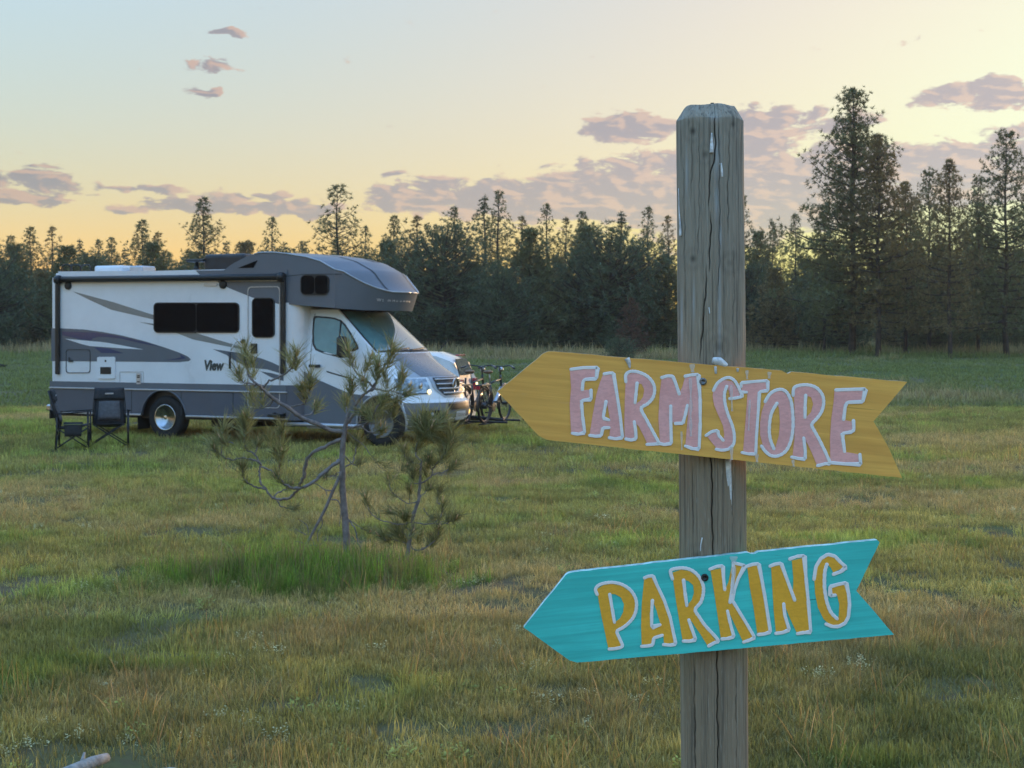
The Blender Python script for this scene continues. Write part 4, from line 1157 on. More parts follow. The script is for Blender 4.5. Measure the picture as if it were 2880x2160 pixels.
for sg in (-1, 1):
    T = (lambda a, b: (a * sg, b * sg) if sg > 0 else (b * sg, a * sg))
    a, b = T(.585, .965)
    hl = cab_patch('headlight', .88, 1.12, a, b, M_CLR, .006, 10, 12)
    for tc_, zc, rr2 in ((.82, 1.03, .07), (.70, 1.0, .055)):
        p = cab_pt(zc, tc_ * sg, .010); bm = bmesh.new(); bmesh.ops.create_uvsphere(bm, u_segments=16, v_segments=10, radius=rr2)
        for v in bm.verts: v.co = Vector((v.co.x * .35, v.co.y, v.co.z)) + p
        bm_obj('reflector', bm, M_CHR, hl, True)
    p = cab_pt(.90, .61 * sg, .012); bm = bmesh.new(); bmesh.ops.create_uvsphere(bm, u_segments=14, v_segments=10, radius=.048)
    for v in bm.verts: v.co = Vector((v.co.x * .5, v.co.y, v.co.z * .85)) + p
    bm_obj('indicator_lamp', bm, M_LAMP, hl, True)
    a, b = T(.60, .95)
    cab_patch('headlight_rim', .865, .882, a, b, M_BLK, .008, 3, 12, parent=hl)
    a, b = T(.50, .80)
    fg = cab_patch('fog_recess', .46, .60, a, b, M_BLK, .006, 5, 10)
    p = cab_pt(.53, .66 * sg, .012); bm = bmesh.new(); bmesh.ops.create_uvsphere(bm, u_segments=12, v_segments=8, radius=.045)
    for v in bm.verts: v.co = Vector((v.co.x * .5, v.co.y, v.co.z)) + p
    bm_obj('fog_lamp', bm, M_AMB if sg > 0 else M_CLR, fg, True)
cab_patch('bumper', .28, .725, -.995, .995, M_BMP, .003, 10, 30)
cab_patch('bumper_intake', .60, .70, -.36, .36, M_BLK, .007, 4, 16)
cab_patch('bumper_apron', .27, .40, -.55, .55, M_BLK, .007, 4, 16)
pl = cab_patch('number_plate', .44, .575, -.165, .165, M_PLT, .03, 4, 8)
for i in range(6):
    p = cab_pt(.505, -.11 + i * .044, .033); bm = bmesh.new(); add_box(bm, (p.x, p.y - .012, .482), (p.x + .002, p.y + .012, .532)); bm_obj('plate_mark', bm, M_OLV, pl)
# cab doors and windows
for sg in (-1, 1):
    wpx = [(357, 665), (362, 646), (380, 640), (470, 646), (545, 656), (600, 676), (640, 710), (700, 788), (770, 896), (780, 925), (640, 1004), (560, 986), (470, 962), (405, 935), (378, 890), (362, 780)]
    wl = [rv(*c2(*p), -.88) for p in wpx]
    def on_cab(x, z, off=.004): return Vector((x, sg * (cabv(z, 3) + off), z))
    bmw = slab([wl], lambda x, z: on_cab(x, z, .003), Vector((0, -sg * .004, 0))); wf = bm_obj('cab_window', bmw, M_BLK, cab)
    cx = sum(p[0] for p in wl) / len(wl); cz = sum(p[1] for p in wl) / len(wl)
    inn = [(cx + (p[0] - cx) * .90, cz + (p[1] - cz) * .90) for p in wl]
    bm_obj('pane', slab([inn], lambda x, z: on_cab(x, z, .006), Vector((0, -sg * .002, 0))), M_TGL, wf)
    xd, _ = rv(*c2(598, 700), -.9)
    bm = bmesh.new(); add_tube(bm, [on_cab(xd, 1.50, .008), on_cab(xd, 2.08, .008)], .014, 6); bm_obj('window_bar', bm, M_BLK, wf, True)
    hx, hz = rv(*c2(388, 1073), -.98)
    bm = bmesh.new(); add_box(bm, (hx - .11, sg * 1.0 - .02, hz - .025), (hx + .11, sg * 1.0 + .02, hz + .025), .012); bm_obj('door_handle', bm, M_BLK, cab)
    # mirror
    mx_, mz = rv(*c2(620, 905), -1.16)
    bm = bmesh.new(); add_box(bm, (mx_ - .06, sg * 1.16 - .11, mz - .19), (mx_ + .06, sg * 1.16 + .11, mz + .17), .05, 3); add_tube(bm, [(mx_ + .03, sg * 1.1, mz - .12), (mx_ + .1, sg * .94, mz - .2)], .03, 8)
    bm_obj('mirror', bm, M_BLK, cab, True)
    # lower grey paint, arch and front wheel
    low_ = [rv(*p, -.99) for p in ((858, 1046), (888, 1065), (938, 1087), (984, 1107), (1010, 1110))] 
    low_ = [(2.81, low_[0][1] + .01)] + low_ + [(4.70, .775), (4.70, .36), (2.81, .36)]
    bm_obj('side_paint', slab([low_], lambda x, z: Vector((x, sg * .9985, z)), Vector((0, -sg * .01, 0))), M_GRY, cab)
    arc = [(4.32 + .47 * cos(a), .385 + .47 * sin(a)) for a in np.linspace(pi + .25, -.25, 25)]
    bm_obj('wheel_arch', slab([arc], lambda x, z: Vector((x, sg * 1.003, z)), Vector((0, -sg * .012, 0))), M_BLK, cab)
    bm = bmesh.new(); add_tube(bm, [(p[0], sg * 1.0, p[1]) for p in arc], .02, 6); bm_obj('arch_lip', bm, M_SIL, cab, True)
    wheel(4.32, sg * 1.02, sg, w=.2, m=M_BMP)
    seam = [rv(*p, -.99) for p in ((916, 1043), (994, 1066), (994, 1070), (916, 1047))]
    bm_obj('seam', slab([seam], lambda x, z: Vector((x, sg * (cabv(z, 3) + .002), z)), Vector((0, -sg * .006, 0))), M_SEAM, cab)
    for xa, z0, z1 in ((2.92, .45, 2.2), (3.98, .95, 1.5)):
        bm = bmesh.new(); pr = None
        for z in np.linspace(z0, z1, 12):
            q = (bm.verts.new((xa - .005, sg * (cabv(z, 3) + .003), z)), bm.verts.new((xa + .005, sg * (cabv(z, 3) + .003), z)))
            if pr: bm.faces.new((pr[0], pr[1], q[1], q[0]))
            pr = q
        bm_obj('seam', bm, M_SEAM, cab)
bm = bmesh.new(); add_tube(bm, [(2.5, -1.1, .34), (4.0, -1.05, .33)], .035, 8); bm_obj('running_board', bm, M_ALU, rvo, True)
# ------------------------------------------------------------------ meadow plants (uncountable: kind stuff)
def np_mesh(name, verts, tris, m, attrs=None, smooth=False):
    me = bpy.data.meshes.new(name)
    verts = np.asarray(verts, np.float32); tris = np.asarray(tris, np.int32)
    k = tris.shape[1]
    me.vertices.add(len(verts)); me.vertices.foreach_set('co', verts.ravel())
    me.loops.add(tris.size); me.loops.foreach_set('vertex_index', tris.ravel())
    me.polygons.add(len(tris)); me.polygons.foreach_set('loop_start', (np.arange(len(tris)) * k).astype(np.int32))
    if smooth: me.polygons.foreach_set('use_smooth', np.ones(len(tris), bool))
    me.update(calc_edges=True)
    for nm, (typ, arr) in (attrs or {}).items():
        a = me.attributes.new(nm, typ, 'POINT')
        a.data.foreach_set('value' if typ == 'FLOAT' else 'vector', np.asarray(arr, np.float32).ravel())
    if m: me.materials.append(m)
    return me

def leafy_mat(name, trans=0.35, inst=True, col=(1, 1, 1), rough=0.6):
    """thin leaf: diffuse + light passing through; colour from the plant's own tint and its blade shade"""
    m = bpy.data.materials.new(name); m.use_nodes = True
    N = NT(m.node_tree); m.node_tree.nodes.clear()
    o = N.node('ShaderNodeOutputMaterial')
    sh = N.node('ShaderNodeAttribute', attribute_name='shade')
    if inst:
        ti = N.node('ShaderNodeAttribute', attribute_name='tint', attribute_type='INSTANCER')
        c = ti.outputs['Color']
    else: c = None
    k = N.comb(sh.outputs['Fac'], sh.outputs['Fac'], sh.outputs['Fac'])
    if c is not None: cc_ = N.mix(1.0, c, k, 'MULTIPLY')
    else: cc_ = N.mix(1.0, k, col, 'MULTIPLY')
    d = N.node('ShaderNodeBsdfDiffuse'); t = N.node('ShaderNodeBsdfTranslucent'); mx_ = N.node('ShaderNodeMixShader')
    N.link(cc_, d.inputs[0]); N.link(N.mix(1.0, cc_, (1.25, 1.15, 0.75), 'MULTIPLY'), t.inputs[0])
    mx_.inputs[0].default_value = trans
    N.link(d.outputs[0], mx_.inputs[1]); N.link(t.outputs[0], mx_.inputs[2])
    g = N.node('ShaderNodeBsdfGlossy'); g.inputs['Roughness'].default_value = 0.5; g.inputs[0].default_value = (0.5, 0.5, 0.5, 1)
    m2 = N.node('ShaderNodeMixShader'); m2.inputs[0].default_value = 0.05
    N.link(mx_.outputs[0], m2.inputs[1]); N.link(g.outputs[0], m2.inputs[2]); N.link(m2.outputs[0], o.inputs[0])
    return m
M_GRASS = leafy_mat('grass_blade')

def tuft(name, n, rad, h0, h1, w, lean, seed, curl=0.5, segs=3):
    r = np.random.default_rng(seed)
    V, T, S = [], [], []
    for i in range(n):
        a = r.uniform(0, 2 * pi); q = rad * sqrt(r.uniform(0, 1))
        base = np.array([q * cos(a), q * sin(a), -0.01])
        h = r.uniform(h0, h1); ln = r.normal(0, lean); az = r.uniform(0, 2 * pi)
        d = np.array([cos(az), sin(az), 0.0]); fa = r.uniform(0, pi); sd_ = np.array([cos(fa), sin(fa), 0.0])
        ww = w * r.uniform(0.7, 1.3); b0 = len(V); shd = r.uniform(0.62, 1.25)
        for s in range(segs):
            t = s / segs
            p = base + d * (ln * h * t + curl * h * t * t * abs(ln)) + np.array([0, 0, h * t])
            k = ww * (1 - 0.55 * t)
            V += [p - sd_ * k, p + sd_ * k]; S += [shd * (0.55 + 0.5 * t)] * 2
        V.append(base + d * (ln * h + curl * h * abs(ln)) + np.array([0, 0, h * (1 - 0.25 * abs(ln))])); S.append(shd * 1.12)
        for s in range(segs - 1):
            q0 = b0 + 2 * s; T += [(q0, q0 + 1, q0 + 3), (q0, q0 + 3, q0 + 2)]
        q0 = b0 + 2 * (segs - 1); T.append((q0, q0 + 1, q0 + 2))
    return np_mesh(name, V, T, M_GRASS, {'shade': ('FLOAT', S)})

def weed(name, n, rad, size, seed):
    """rosette / stems with small oval leaves"""
    r = np.random.default_rng(seed); V, T, S = [], [], []
    for st in range(n):
        a = r.uniform(0, 2 * pi); q = rad * r.uniform(0, 1); x0, y0 = q * cos(a), q * sin(a); h = size * r.uniform(1.5, 3.2)
        for k in range(7):
            t = (k + 1) / 7; az = k * 2.4 + r.uniform(-.3, .3); L = size * r.uniform(.6, 1.1) * (1.15 - .5 * t); up = r.uniform(.2, .8)
            d = np.array([cos(az), sin(az), up]); d /= np.linalg.norm(d); s_ = np.array([-sin(az), cos(az), 0]); p = np.array([x0, y0, h * t]); b0 = len(V); shd = r.uniform(.7, 1.2)
            V += [p, p + d * L * .5 + s_ * L * .22, p + d * L, p + d * L * .5 - s_ * L * .22]; S += [shd * .8, shd, shd * 1.1, shd]
            T += [(b0, b0 + 1, b0 + 2), (b0, b0 + 2, b0 + 3)]
    return np_mesh(name, V, T, M_GRASS, {'shade': ('FLOAT', S)})

PLANTS = bpy.data.collections.new('plant_sources')
def source(me):
    o = bpy.data.objects.new(me.name, me); PLANTS.objects.link(o); return o
# sorted by name: Collection Info gives children in alphabetical order
SRC = ['a_short', 'b_short', 'c_dry', 'd_dry', 'e_mid', 'f_mid', 'g_tall', 'h_tall', 'i_stalk', 'j_weed', 'k_silver', 'l_far']
source(tuft('a_short', 34, .085, .035, .095, .0018, .35, 1)); source(tuft('b_short', 34, .09, .03, .08, .0020, .5, 2))
source(tuft('c_dry', 36, .09, .03, .085, .0014, .6, 3, .8)); source(tuft('d_dry', 30, .08, .05, .12, .0012, .45, 4))
source(tuft('e_mid', 26, .06, .08, .17, .0024, .32, 5)); source(tuft('f_mid', 24, .05, .09, .20, .0021, .4, 6, .7))
source(tuft('g_tall', 34, .12, .10, .42, .0034, .30, 7, .8)); source(tuft('h_tall', 30, .10, .14, .46, .0030, .38, 8, .9))
source(tuft('i_stalk', 9, .10, .12, .30, .0012, .25, 9)); source(weed('j_weed', 7, .07, .030, 10)); source(weed('k_silver', 8, .09, .022, 11))
source(tuft('l_far', 30, .22, .12, .42, .0075, .3, 12, .5, 2))

def scatter(name, pts, idx, rot, scl, tint, label, sources=PLANTS):
    """one object: a point cloud that geometry nodes dress with plants"""
    me = bpy.data.meshes.new(name)
    n = len(pts)
    me.vertices.add(n); me.vertices.foreach_set('co', np.asarray(pts, np.float32).ravel())
    for nm, typ, arr in (('idx', 'INT', np.asarray(idx, np.int32)), ('rot', 'FLOAT_VECTOR', np.asarray(rot, np.float32)), ('scl', 'FLOAT_VECTOR', np.asarray(scl, np.float32)), ('tint', 'FLOAT_VECTOR', np.asarray(tint, np.float32))):
        a = me.attributes.new(nm, typ, 'POINT'); a.data.foreach_set('value' if typ == 'INT' else 'vector', arr.ravel())
    o = link(bpy.data.objects.new(name, me))
    ng = bpy.data.node_groups.new(name + '_nodes', 'GeometryNodeTree')
    ng.interface.new_socket('Geometry', in_out='INPUT', socket_type='NodeSocketGeometry'); ng.interface.new_socket('Geometry', in_out='OUTPUT', socket_type='NodeSocketGeometry')
    N = NT(ng)
    gi = N.node('NodeGroupInput'); go = N.node('NodeGroupOutput')
    ci = N.node('GeometryNodeCollectionInfo'); ci.inputs['Collection'].default_value = sources; ci.inputs['Separate Children'].default_value = True; ci.inputs['Reset Children'].default_value = True
    ip = N.node('GeometryNodeInstanceOnPoints'); ip.inputs['Pick Instance'].default_value = True
    def attr(nm, typ):
        q = N.node('GeometryNodeInputNamedAttribute', data_type=typ); q.inputs['Name'].default_value = nm; return q.outputs[0]
    mp_ = N.node('GeometryNodeMeshToPoints')
    N.link(gi.outputs[0], mp_.inputs[0]); N.link(mp_.outputs[0], ip.inputs['Points']); N.link(ci.outputs[0], ip.inputs['Instance'])
    N.link(attr('idx', 'INT'), ip.inputs['Instance Index']); N.link(attr('scl', 'FLOAT_VECTOR'), ip.inputs['Scale'])
    er = N.node('FunctionNodeEulerToRotation'); N.link(attr('rot', 'FLOAT_VECTOR'), er.inputs[0]); N.link(er.outputs[0], ip.inputs['Rotation'])
    N.link(ip.outputs[0], go.inputs[0])
    md = o.modifiers.new('plants', 'NODES'); md.node_group = ng
    tag(o, label, None, None, 'stuff')
    return o

G_GREEN = np.array((0.118, 0.140, 0.042)); G_YEL = np.array((0.225, 0.200, 0.065)); G_BRN = np.array((0.170, 0.130, 0.075)); G_STR = np.array((0.30, 0.225, 0.13)); G_DRK = np.array((0.070, 0.088, 0.034)); G_OLV = np.array((0.160, 0.145, 0.058))
def gpatch(X, Y, px, py, rx, ry):
    """soft elliptical patch centred on a photographed spot of the meadow"""
    D = CAM_H * FPX / (py - HY); cx = (px - HX) * D / FPX
    D2 = CAM_H * FPX / (py + ry - HY); wy = max(D - D2, .15); wx = rx * D / FPX
    return np.exp(-((X - cx) / wx) ** 2 - ((Y - D) / wy) ** 2)
def meadow(n, y0, y1, seed):
    r = np.random.default_rng(seed)
    # even over the ground area seen: choose distance by area, then side to side with a margin past the frame
    Y = np.sqrt(r.uniform(y0 ** 2, y1 ** 2, n)); X = r.uniform(-1, 1, n) * (Y * 0.47 + 1.6)
    return X, Y, r
def build_meadow():
    P_, I_, R_, S_, T_ = [], [], [], [], []
    for n, y0, y1, seed, sc in ((23500, 4.2, 9.5, 1, 1.1), (34000, 9.5, 19, 2, 1.3), (28500, 19, 36, 3, 1.9), (15500, 36, 70, 4, 1.25), (10500, 70, 118, 5, 1.9)):
        X, Y, r = meadow(n, y0, y1, seed)
        n1 = NA(X, Y, 0.55); n2 = NB(X, Y, 0.9); n3 = NC_(X, Y, 0.28); n4 = NA(X + 50, Y, 2.6, 3)
        st = NB(X * 0.35, Y * 0.9 + 31, 0.55)              # mowing-like streaks across the view
        dry = smooth01((n1 * .5 + st * .5 - .50) / .13)
        dry = np.maximum(dry, .95 * gpatch(X, Y, 820, 1790, 300, 55)); dry = np.maximum(dry, .9 * gpatch(X, Y, 1330, 1830, 330, 90)); dry = np.maximum(dry, .6 * gpatch(X, Y, 2400, 1760, 260, 70))
        dry = np.maximum(dry, .7 * gpatch(X, Y, 260, 1390, 330, 30)); dry = np.maximum(dry, .8 * gpatch(X, Y, 480, 1600, 260, 30))
        dry = np.maximum(dry, .55 * gpatch(X, Y, 1600, 2000, 500, 100))
        lush = smooth01((n2 - .55) / .10) * (1 - dry)
        lush = np.maximum(lush, .9 * gpatch(X, Y, 560, 1760, 240, 50)); lush = np.maximum(lush, .8 * gpatch(X, Y, 1050, 1960, 260, 60)); lush = np.maximum(lush, .7 * gpatch(X, Y, 2500, 1800, 260, 60))
        yel = smooth01((n3 - .48) / .14)
        sap = np.clip(1.25 * gpatch(X, Y, 880, 1640, 330, 50), 0, 1)
        u = r.uniform(0, 1, n); v = r.uniform(0, 1, n)
        idx = np.where(u < .5, 0, 1)
        idx = np.where(v < dry * .8, np.where(u < .6, 2, 3), idx)
        idx = np.where((v > .72) & (lush > .35), np.where(u < .5, 4, 5), idx)
        idx = np.where((u > .955), 4, idx)
        idx = np.where((r.uniform(0, 1, n) < .012 + .015 * dry), 8, idx)
        wd = r.uniform(0, 1, n); wz = smooth01((NC_(X + 9, Y + 4, .7) - .55) / .08)
        idx = np.where(wd < .028 * wz, 9, idx)
        idx = np.where((wd > .985) & (NA(X + 3, Y + 40, .8) > .60), 10, idx)
        base = G_GREEN[None] * (1 - yel[:, None]) + G_YEL[None] * yel[:, None]
        base = base * .55 + G_OLV[None] * .45
        base = base * (1 - .8 * lush[:, None]) + np.array((0.125, 0.180, 0.042))[None] * .8 * lush[:, None]
        dd = dry[:, None] * .68; bb = np.where((n4 > .5)[:, None], G_BRN[None], G_STR[None])
        base = base * (1 - dd) + bb * dd
        base *= (0.40 + 1.15 * n4)[:, None] * (0.86 if y0 < 9 else 1.2)
        base *= r.uniform(.78, 1.25, n)[:, None]
        base[idx == 8] = np.array((.26, .15, .07)) * r.uniform(.6, 1.2, (np.sum(idx == 8), 1)); base[idx == 9] = np.array((.13, .16, .035)) * r.uniform(.8, 1.3, (np.sum(idx == 9), 1)); base[idx == 10] = np.array((.30, .33, .26)) * r.uniform(.7, 1.2, (np.sum(idx == 10), 1))
        s = r.uniform(.75, 1.3, n) * sc * np.where((idx == 4) | (idx == 5), .9, 1.0)
        zs_ = s.copy() * (0.66 if y0 < 9 else 0.55)
        if y0 >= 36:
            idx[:] = 11
            far_dry = smooth01((NB(X * .5, Y * 1.2, .10) - .47) / .10); fgreen = np.array((.078, .112, .042)); fdry = np.array((.150, .135, .098))
            base = (fgreen[None] * (1 - far_dry[:, None]) + fdry[None] * far_dry[:, None]) * r.uniform(.75, 1.25, (n, 1))
            s = s * r.uniform(.6, 1.2, n); zs_ = s * (0.55 + .6 * far_dry) * (0.55 if y0 < 60 else .8)
        # thin cover where bare earth shows, room for the tall clump round the saplings and the wheel tracks
        keep = (r.uniform(0, 1, n) > .85 * smooth01((NC_(X + 70, Y, 1.3, 3) - .645) / .05)) 
        P_.append(np.stack([X, Y, gz(X, Y)], -1)[keep]); I_.append(idx[keep])
        R_.append(np.stack([r.normal(0, .13, n), r.normal(0, .13, n), r.uniform(0, 2 * pi, n)], -1)[keep]); S_.append(np.stack([s, s, zs_], -1)[keep]); T_.append(base[keep])
    T_ = [(q * .78 + q.mean(1, keepdims=True) * .22 * np.array((1.0, 1.0, .9))) * 2.25 * np.array((1.42, 1.24, .86)) for q in T_]
    return [np.concatenate(q) for q in (P_, I_, R_, S_, T_)]
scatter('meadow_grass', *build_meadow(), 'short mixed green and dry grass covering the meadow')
# tall fresh grass left unmown round the saplings
r = np.random.default_rng(77); n = 820
D0 = CAM_H * FPX / (1600 - HY)
cid = r.integers(0, 22, n); ccx = r.normal((890 - HX) * D0 / FPX, .46, 22); ccy = 10.95 + r.normal(0, .27, 22); crd = r.uniform(.10, .34, 22)
X = ccx[cid] + r.normal(0, 1, n) * crd[cid] * 1.25; Y = ccy[cid] + r.normal(0, 1, n) * crd[cid]
dn = ((X - (880 - HX) * D0 / FPX) / 1.2) ** 2 + ((Y - 10.95) / 1.0) ** 2
k = dn < r.uniform(.6, 4.0, n); X, Y, dn = X[k], Y[k], dn[k]; n = len(X)
hs = (.80 - .30 * np.clip(dn, 0, 1.7)) * r.uniform(.45, 1.15, n) * np.clip((Y - 9.9) / 1.1, .35, 1.0)
tg = np.array((.29, .44, .065))[None] * r.uniform(.4, 1.45, (n, 1)); tg[r.uniform(0, 1, n) < .30] = G_YEL * 1.6; tg[r.uniform(0, 1, n) < .12] = G_STR * 1.3
scatter('tall_grass', np.stack([X, Y, gz(X, Y)], -1), r.integers(6, 8, n), np.stack([r.normal(0, .1, n), r.normal(0, .1, n), r.uniform(0, 2 * pi, n)], -1), np.stack([hs * 1.1, hs * 1.1, hs], -1), tg, 'tall fresh green grass round the two pine saplings')
# ------------------------------------------------------------------ the pine wood
M_BARK = plain('pine_bark', (0.060, 0.046, 0.036), 0.9, var=0.45, vscale=3, bump=0.8, bscale=14)
M_NEED = leafy_mat('pine_needles', 0.22, False, (0.155, 0.170, 0.080))
M_NEED2 = leafy_mat('yellowish_pine_needles', 0.25, False, (0.23, 0.185, 0.085))
M_NEED3 = leafy_mat('blue_green_pine_needles', 0.20, False, (0.115, 0.150, 0.085))
M_NEED4 = leafy_mat('rusty_pine_needles', 0.2, False, (0.15, 0.085, 0.055))

def needle_clumps(C, Dr, L, k, w, r, shade):
    """C clump centres, Dr their pointing direction, L needle length; k thin triangles each"""
    n = len(C)
    d = r.normal(0, 1, (n, k, 3)); d /= np.linalg.norm(d, axis=-1, keepdims=True)
    d = d * 0.95 + Dr[:, None, :] * 0.75 + np.array((0, 0, 0.22)); d /= np.linalg.norm(d, axis=-1, keepdims=True)
    s = np.cross(d, r.normal(0, 1, (n, k, 3))); s /= np.linalg.norm(s, axis=-1, keepdims=True) + 1e-9
    ln = L[:, None, None] * r.uniform(.6, 1.2, (n, k, 1)); ww = w * r.uniform(.7, 1.3, (n, k, 1))
    st = C[:, None, :] - d * ln * .12
    V = np.stack([st + d * ln * .25 + s * ww, st + d * ln * .25 - s * ww, st + d * ln], 2).reshape(-1, 3)
    T = np.arange(len(V)).reshape(-1, 3)
    S = np.repeat((shade[:, None] * r.uniform(.75, 1.25, (n, k))).ravel(), 3)
    return V, T, S

def pine_meshes(name, H, R, base, seed, dens=1.0, shape='cone', tops=1, m=None, clump=0.30, kneed=13, taper=.9):
    """trunk + limbs mesh and needle crown mesh of one pine of height H"""
    r = np.random.default_rng(seed)
    bm = bmesh.new()
    tr = 0.012 * H + 0.03
    C, Dr, L, SH = [], [], [], []
    for tp in range(tops):
        off = 0 if tp == 0 else r.uniform(.35, .6) * (1 if r.random() < .5 else -1)
        Ht = H if tp == 0 else H * r.uniform(.9, .96)
        wob = [(sin(q * 1.7 + seed) * .05 * H / 12 + off * smooth01(q / 3.0), cos(q * 1.3 + seed * 2) * .05 * H / 12) for q in range(9)]
        spine = [Vector((wob[q][0], wob[q][1], Ht * q / 8)) for q in range(9)]
        add_tube(bm, spine, [tr * (1 - taper * q / 8) * (1 if tp == 0 else .8) for q in range(9)], 7)
        def spine_at(z):
            q = min(max(z / Ht * 8, 0), 7.999); i = int(q); return spine[i].lerp(spine[i + 1], q - i)
        z = base * Ht
        while z < Ht * .985:
            t = (z - base * Ht) / (Ht * (1 - base))
            if shape == 'cone': prof = (1 - t) ** .72 * (.55 + .45 * min(1, t * 4 + .3)) * (1 + .22 * sin(t * 23 + seed))
            elif shape == 'round': prof = sqrt(max(0.0, 1 - (1.75 * t - .72) ** 2 * .95)) if t < .98 else .1
            else: prof = (1 - t ** 1.6) * .75 + .12
            nb = int(r.integers(4, 7) * min(1.3, dens) + .5)
            a0 = r.uniform(0, 2 * pi)
            for b in range(max(nb, 3)):
                if r.random() > .62 + .35 * dens: continue
                a = a0 + 2 * pi * b / nb + r.normal(0, .25)
                ln = max(.16, 1.3 * R * prof * r.uniform(.55, 1.18))
                rise = (.75 - .75 * (1 - t)) * r.uniform(.6, 1.2) + (.4 if t > .85 else 0) - .10 * (1 - t)
                p0 = spine_at(z)
                d = Vector((cos(a), sin(a), rise)).normalized()
                p1 = p0 + d * ln * .6; p2 = p0 + d * ln + Vector((0, 0, ln * (.10 + .18 * t)))
                add_tube(bm, [p0, p1, p2], [max(.008, .014 * ln + .006), .010 * ln + .005, .004], 4, caps=False)
                nc = max(3, int((2.5 + ln * 6) * dens))
                for q in range(nc):
                    u = 1 - (q / nc) ** 1.2 * (.72 if ln > .6 else .5)
                    pt = p0.lerp(p1, u / .6) if u < .6 else p1.lerp(p2, (u - .6) / .4)
                    sprd = ln * .22 * (1.25 - u) + .05
                    jit = Vector((r.normal(0, sprd), r.normal(0, sprd), r.normal(0, sprd * .55) + .04))
                    C.append(pt + jit); Dr.append(d); L.append(clump * r.uniform(.7, 1.25) * (1 - .28 * t))
                    SH.append(r.uniform(.7, 1.25))
            z += max(.17, Ht * .030 * r.uniform(.7, 1.25)) * (1.0 if t > .2 else 1.1)
        C.append(spine[-1]); Dr.append(Vector((0, 0, 1))); L.append(clump); SH.append(1.0)
    V, T, S = needle_clumps(np.array([tuple(c) for c in C]), np.array([tuple(d) for d in Dr]), np.array(L), kneed, .016 * (clump / .3), r, np.array(SH))
    crown = np_mesh(name + '_crown', V, T, m or M_NEED, {'shade': ('FLOAT', S)})
    tm = bpy.data.meshes.new(name + '_trunk'); bm.to_mesh(tm); bm.free(); tm.materials.append(M_BARK)
    return tm, crown

KIND = {}
def kind(key, H, R, base, seed, **kw):
    tm, cm = pine_meshes(key, H, R, base, seed, **kw)
    co = np.empty(len(cm.vertices) * 3, np.float32); cm.vertices.foreach_get('co', co)
    KIND[key] = (float(co.reshape(-1, 3)[:, 2].max()), tm, cm)
kind('cone_a', 9.0, 1.75, .10, 11); kind('cone_b', 9.0, 1.55, .12, 12, dens=.85); kind('cone_c', 9.0, 2.0, .08, 13, shape='open', dens=.8)
kind('slim_a', 9.0, 1.25, .12, 14, dens=.85, m=M_NEED2); kind('slim_b', 9.0, 1.15, .1, 15, dens=.85, m=M_NEED3)
kind('bush_a', 6.0, 2.0, .03, 16, shape='open', dens=1.25, clump=.34); kind('bush_b', 6.0, 2.6, .02, 17, shape='round', dens=1.2, m=M_NEED3, clump=.34); kind('bush_c', 6.0, 2.0, .03, 18, shape='cone', dens=1.2, m=M_NEED2, clump=.32)
kind('big_a', 14.0, 3.1, .17, 19, dens=1.05, tops=2, clump=.34, kneed=15); kind('big_b', 12.0, 2.3, .17, 20, dens=1.1, clump=.33, m=M_NEED2, kneed=15); kind('big_c', 12.0, 2.7, .14, 21, dens=1.05, shape='open', clump=.33, kneed=15)
kind('rust', 5.0, 1.5, .1, 22, dens=.9, m=M_NEED4); kind('juniper', 2.0, 1.6, .0, 23, shape='round', dens=1.4, clump=.26, m=M_NEED3)

def pine(key, px, py_top, D, label, group, wide=1.0, rz=None, name='pine_tree'):
    """a pine whose tip stands at the measured skyline point, D metres away"""
    H0, tm, cm = KIND[key]
    X = (px - HX) * D / FPX; g = float(gz(X, D)); zt = CAM_H - (py_top - HY) * D / FPX
    s = (zt - g) / H0
    o = empty(name, (X, D, g - .05), random.uniform(0, 2 * pi) if rz is None else rz)
    sw = s * wide if key[0] != 'b' or key.startswith('big') else s * wide
    o.scale = (sw, sw, s)
    link(bpy.data.objects.new('trunk', tm), o); link(bpy.data.objects.new('crown', cm), o)
    tag(o, label, 'tree', group)
    return o
ORD = ['first', 'second', 'third', 'fourth', 'fifth', 'sixth', 'seventh', 'eighth', 'ninth', 'tenth', 'eleventh', 'twelfth', 'thirteenth', 'fourteenth', 'fifteenth', 'sixteenth', 'seventeenth', 'eighteenth', 'nineteenth', 'twentieth',
       'twenty-first', 'twenty-second', 'twenty-third', 'twenty-fourth', 'twenty-fifth', 'twenty-sixth', 'twenty-seventh', 'twenty-eighth', 'twenty-ninth', 'thirtieth', 'thirty-first', 'thirty-second', 'thirty-third', 'thirty-fourth', 'thirty-fifth', 'thirty-sixth']
SKY = 'pines along the skyline behind the motorhome'
